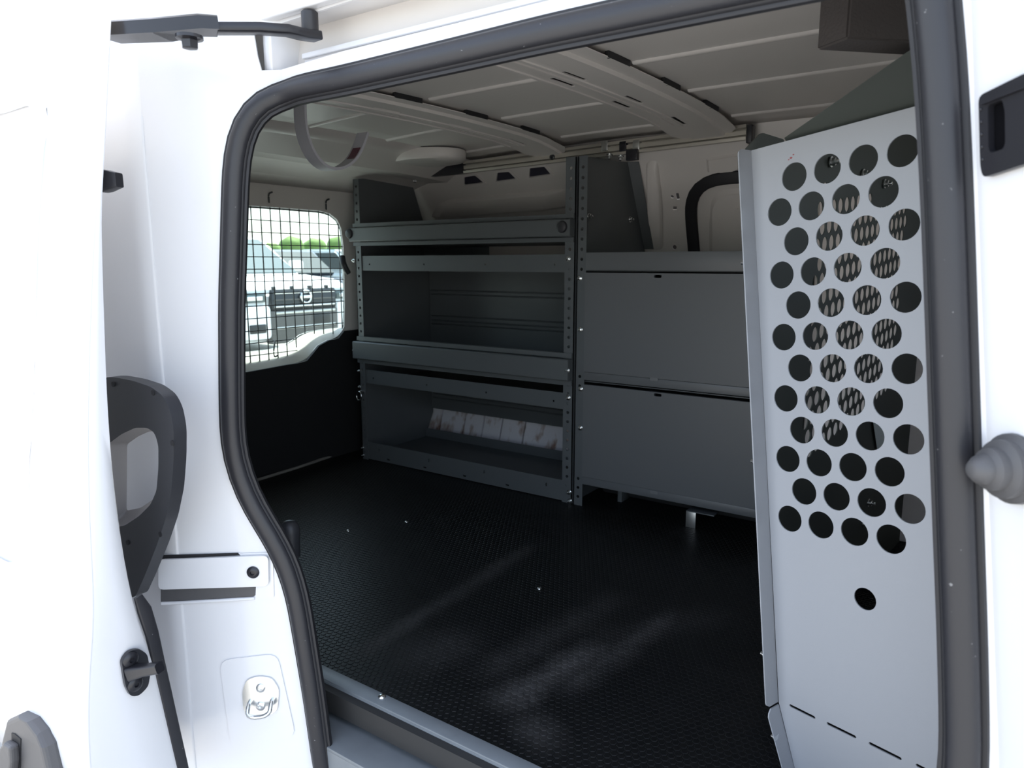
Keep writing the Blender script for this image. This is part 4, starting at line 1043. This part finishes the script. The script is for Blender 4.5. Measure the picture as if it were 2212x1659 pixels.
# small dark buffer inside the opening by the wheel arch
q = at(626, 1150, 'Y', .86)
bs = lathe('rubber_bumper', [(.018, -.05), (.020, 0), (.018, .014), (.012, .022), (.004, .025)], Matrix.Translation(q), BLKP, None, 20)
tag(bs, 'small black rubber bumper just inside the rear lower curve of the seal', 'bumper')

# ================================================================== OUTSIDE
ZG = -0.55
def soften(o, w, seg=3):
    md = o.modifiers.new('soft_edges', 'BEVEL'); md.width = w; md.segments = seg; md.limit_method = 'ANGLE'; md.angle_limit = math.radians(50)
for o, w in ((eh, .007), (g_, .005), (ph, .006), (ld, .002), (cover, .002), (stk, .001)): soften(o, w)
gr = box('ground', (-140, -60, ZG - .1), (60, 140, ZG), ASPH, None, 0); tag(gr, 'pale asphalt car park outside the rear window', 'ground', kind='structure')
XF = -8.0
def sv(px, py): q = at(px, py, 'X', XF); return q
suv = thing('parked_suv', 'white parked sport utility vehicle with black grille seen through the rear window', 'car', (XF - 2, sv(655, 640).y, ZG))
yc = sv(655, 640).y; hw = 0.97
def Y_(px): return sv(px, 640).y
def Z_(py): return sv(655, py).z
def prism(name, prof, y0, y1, m, parent, bev=.03, lab=None):
    """side profile in (x, z), extruded across y"""
    bm = bmesh.new(); A = [bm.verts.new((p[0], y0, p[1])) for p in prof]; B = [bm.verts.new((p[0], y1, p[1])) for p in prof]
    bm.faces.new(A); bm.faces.new(B[::-1]); n = len(prof)
    for i in range(n): bm.faces.new((A[i], B[i], B[(i + 1) % n], A[(i + 1) % n]))
    if bev: bmesh.ops.bevel(bm, geom=bm.edges[:], offset=bev, segments=3, affect='EDGES')
    return bm_obj(name, bm, m, parent, 40, lab)
zh = Z_(612)
prism('body', [(XF - 4.6, ZG + .3), (XF - 4.6, zh + .06), (XF - 1.1, zh + .10), (XF - .35, zh + .04), (XF - .06, zh - .10), (XF - .02, ZG + .55), (XF - .10, ZG + .28)], yc - hw, yc + hw, CARW, suv, .06)
prism('cabin', [(XF - 4.5, zh), (XF - 4.3, zh + .62), (XF - 3.9, zh + .70), (XF - 2.0, zh + .68), (XF - 1.05, zh + .08)], yc - hw + .10, yc + hw - .10, CARW, suv, .05)
A1 = Vector((XF - 1.95, 0, zh + .64)); A2 = Vector((XF - 1.12, 0, zh + .13)); no_ = Vector((.52, 0, .85)).normalized() * .012
V = [(A1.x + no_.x, yc - hw + .22, A1.z + no_.z), (A1.x + no_.x, yc + hw - .22, A1.z + no_.z), (A2.x + no_.x, yc + hw - .16, A2.z + no_.z), (A2.x + no_.x, yc - hw + .16, A2.z + no_.z)]
V = V + [(v[0] - .02, v[1], v[2] - .03) for v in V]
BX = [(0, 1, 2, 3), (7, 6, 5, 4), (0, 4, 5, 1), (1, 5, 6, 2), (2, 6, 7, 3), (3, 7, 4, 0)]
obj('windshield', V, BX, CARG, suv, 0)
for s_ in (-1, 1):
    y = yc + s_ * (hw - .092); V = [(XF - 1.35, y, zh + .12), (XF - 2.02, y, zh + .58), (XF - 3.8, y, zh + .60), (XF - 4.2, y, zh + .15)]
    V = V + [(v[0], v[1] - s_ * .02, v[2]) for v in V]; obj('side_window', V, BX, CARG, suv, 0)
    for xw in (XF - .95, XF - 3.75):
        lathe('wheel', [(.36, -.11), (.37, -.08), (.37, .08), (.36, .11), (.22, .12), (.20, .09)], frame((xw, yc + s_ * (hw - .10), ZG + .37), (0, s_, 0)), TYRE, suv, 28)
    hl = box('headlight', (XF - .16, yc + s_ * .60, zh - .24), (XF + .00, yc + s_ * .95, zh - .10), CARG, suv, .03)
    box('headlamp_reflector', (XF - .06, yc + s_ * .66, zh - .21), (XF + .006, yc + s_ * .90, zh - .15), CHROME, hl, .01)
    ck_ = box('bumper_corner', (XF - .20, yc + s_ * .56, ZG + .33), (XF + .05, yc + s_ * .96, zh - .27), CARW, suv, .06)
    box('fog_recess', (XF + .0, yc + s_ * .66, ZG + .42), (XF + .056, yc + s_ * .92, ZG + .55), GRILLE, ck_, .02)
    box('door_mirror', (XF - 1.55, yc + s_ * (hw + .02), zh + .16), (XF - 1.40, yc + s_ * (hw + .22), zh + .32), CARW, suv, .03)
gz0, gz1 = zh - .34, zh - .06
gl = prism('grille', [(XF - .05, gz0 - .02), (XF + .035, gz0), (XF + .04, gz1 - .05), (XF + .0, gz1)], yc - .56, yc + .56, GRILLE, suv, .012)
for k in range(3): box('grille_bar', (XF + .035, yc - .52, gz0 + .03 + .09 * k), (XF + .052, yc + .52, gz0 + .048 + .09 * k), BUMPG if k == 1 else CHROME, gl, .004)
for k in range(4): box('hood_notch', (XF - .04, yc - .50 + .30 * k, gz1 - .01), (XF + .02, yc - .46 + .30 * k, gz1 + .03), GRILLE, gl, .006)
em = (XF + .062, yc + .0, gz1 - .12)
tube('emblem_ring', [Vector((em[0], em[1] + .085 * math.cos(a), em[2] + .085 * math.sin(a))) for a in [2 * math.pi * i / 24 for i in range(24)]], .014, CHROME, gl, 8, True)
box('emblem_bar', (em[0] - .01, em[1] - .11, em[2] - .018), (em[0] + .012, em[1] + .11, em[2] + .018), CHROME, gl, .004)
lb = box('lower_bumper', (XF - .1, yc - .58, ZG + .26), (XF + .045, yc + .58, gz0 - .01), BUMPG, suv, .03)
box('bumper_strip', (XF + .03, yc - .52, gz0 - .06), (XF + .056, yc + .52, gz0 - .03), STEEL, lb, .006)
box('bumper_strip', (XF + .03, yc - .52, gz0 - .26), (XF + .056, yc + .52, gz0 - .23), STEEL, lb, .006)
box('number_plate', (XF + .04, yc + .12, gz0 - .23), (XF + .058, yc + .42, gz0 - .08), GRILLE, lb, .006)
def far_car(name, lab, x, pxc, h, hw_, m, L=4.6, nose=1.2):
    yy = at(pxc, 560, 'X', x).y
    t = thing(name, lab, 'car', (x - L / 2, yy, ZG)); z0 = ZG + h * .55
    prism('body', [(x - L, ZG + .3), (x - L, z0 + .05), (x - .2, z0 - .05), (x, z0 - .3), (x, ZG + .35)], yy - hw_, yy + hw_, m, t, .08)
    prism('cabin', [(x - L + .1, z0), (x - L + .35, ZG + h - .05), (x - L + .8, ZG + h), (x - nose - .9, ZG + h - .02), (x - nose + .1, z0)], yy - hw_ + .10, yy + hw_ - .10, m, t, .08)
    V = [(x - nose - .80, yy - hw_ + .25, ZG + h - .08), (x - nose - .80, yy + hw_ - .25, ZG + h - .08), (x - nose + .06, yy + hw_ - .18, z0 + .1), (x - nose + .06, yy - hw_ + .18, z0 + .1)]
    V = V + [(v[0] - .04, v[1], v[2] - .06) for v in V]; obj('windshield', V, BX, CARG2, t, 0)
    for s_ in (-1, 1):
        y = yy + s_ * (hw_ - .09); V = [(x - nose - .2, y, z0 + .1), (x - nose - .85, y, ZG + h - .14), (x - L + .7, y, ZG + h - .14), (x - L + .4, y, z0 + .1)]
        V = V + [(v[0], v[1] - s_ * .02, v[2]) for v in V]; obj('side_window', V, BX, CARG2, t, 0)
        box('headlight', (x - .12, yy + s_ * (hw_ - .45), z0 - .28), (x + .01, yy + s_ * (hw_ - .06), z0 - .12), CHROME, t, .02)
        for xw in (x - .9, x - L + .9): lathe('wheel', [(.33, -.1), (.34, -.07), (.34, .07), (.33, .1), (.2, .11)], frame((xw, yy + s_ * (hw_ - .1), ZG + .34), (0, s_, 0)), TYRE, t, 24)
    box('grille', (x - .04, yy - .45, z0 - .42), (x + .015, yy + .45, z0 - .2), GRILLE, t, .02)
    return t
far_car('parked_wagon', 'dark blue parked vehicle behind the white one in the rear window', -15.5, 735, 1.75, .95, CARD)
far_car('parked_van', 'pale silver parked vehicle at the right side of the rear window view', -18.0, 850, 1.85, .95, CARS)
# distant hedge of trees
ORD = ['first', 'second', 'third', 'fourth', 'fifth', 'sixth', 'seventh', 'eighth', 'ninth']
for k in range(9):
    pxk = 430 + 50 * k; tz = at(pxk, 524 if pxk < 590 else 511 + 4 * (k % 2), 'X', -90).z; cxp = at(pxk, 520, 'X', -90)
    r_ = (tz - ZG - .6) / 2; rx = 1.45 if k < 3 else 1.75
    bm = bmesh.new(); bmesh.ops.create_icosphere(bm, subdivisions=3, radius=1)
    sd_ = random.random() * 50
    for v in bm.verts:
        c = v.co.normalized(); nse = .10 * math.sin(5 * c.x + sd_) * math.sin(6 * c.y + 2 * sd_) + .07 * math.sin(13 * c.z + sd_) * math.sin(11 * c.x)
        cz = math.copysign(abs(c.z) ** .5, c.z); v.co = Vector((c.x * rx * 1.05, c.y * rx * 1.05, cz * r_)) * (1 + nse * .5) + Vector((cxp.x, cxp.y, tz - r_))
    t = thing('distant_tree', 'low green tree of the hedge line on the horizon, ' + ORD[k] + ' from the left', 'tree', (cxp.x, cxp.y, ZG), 'trees along the horizon')
    bm_obj('crown', bm, LEAF, t, 60); lathe('trunk', [(.2, 0), (.16, 1.5), (.1, 2.2)], Matrix.Translation((cxp.x, cxp.y, ZG)), mat('bark', (.10, .07, .05), .9), t, 8)
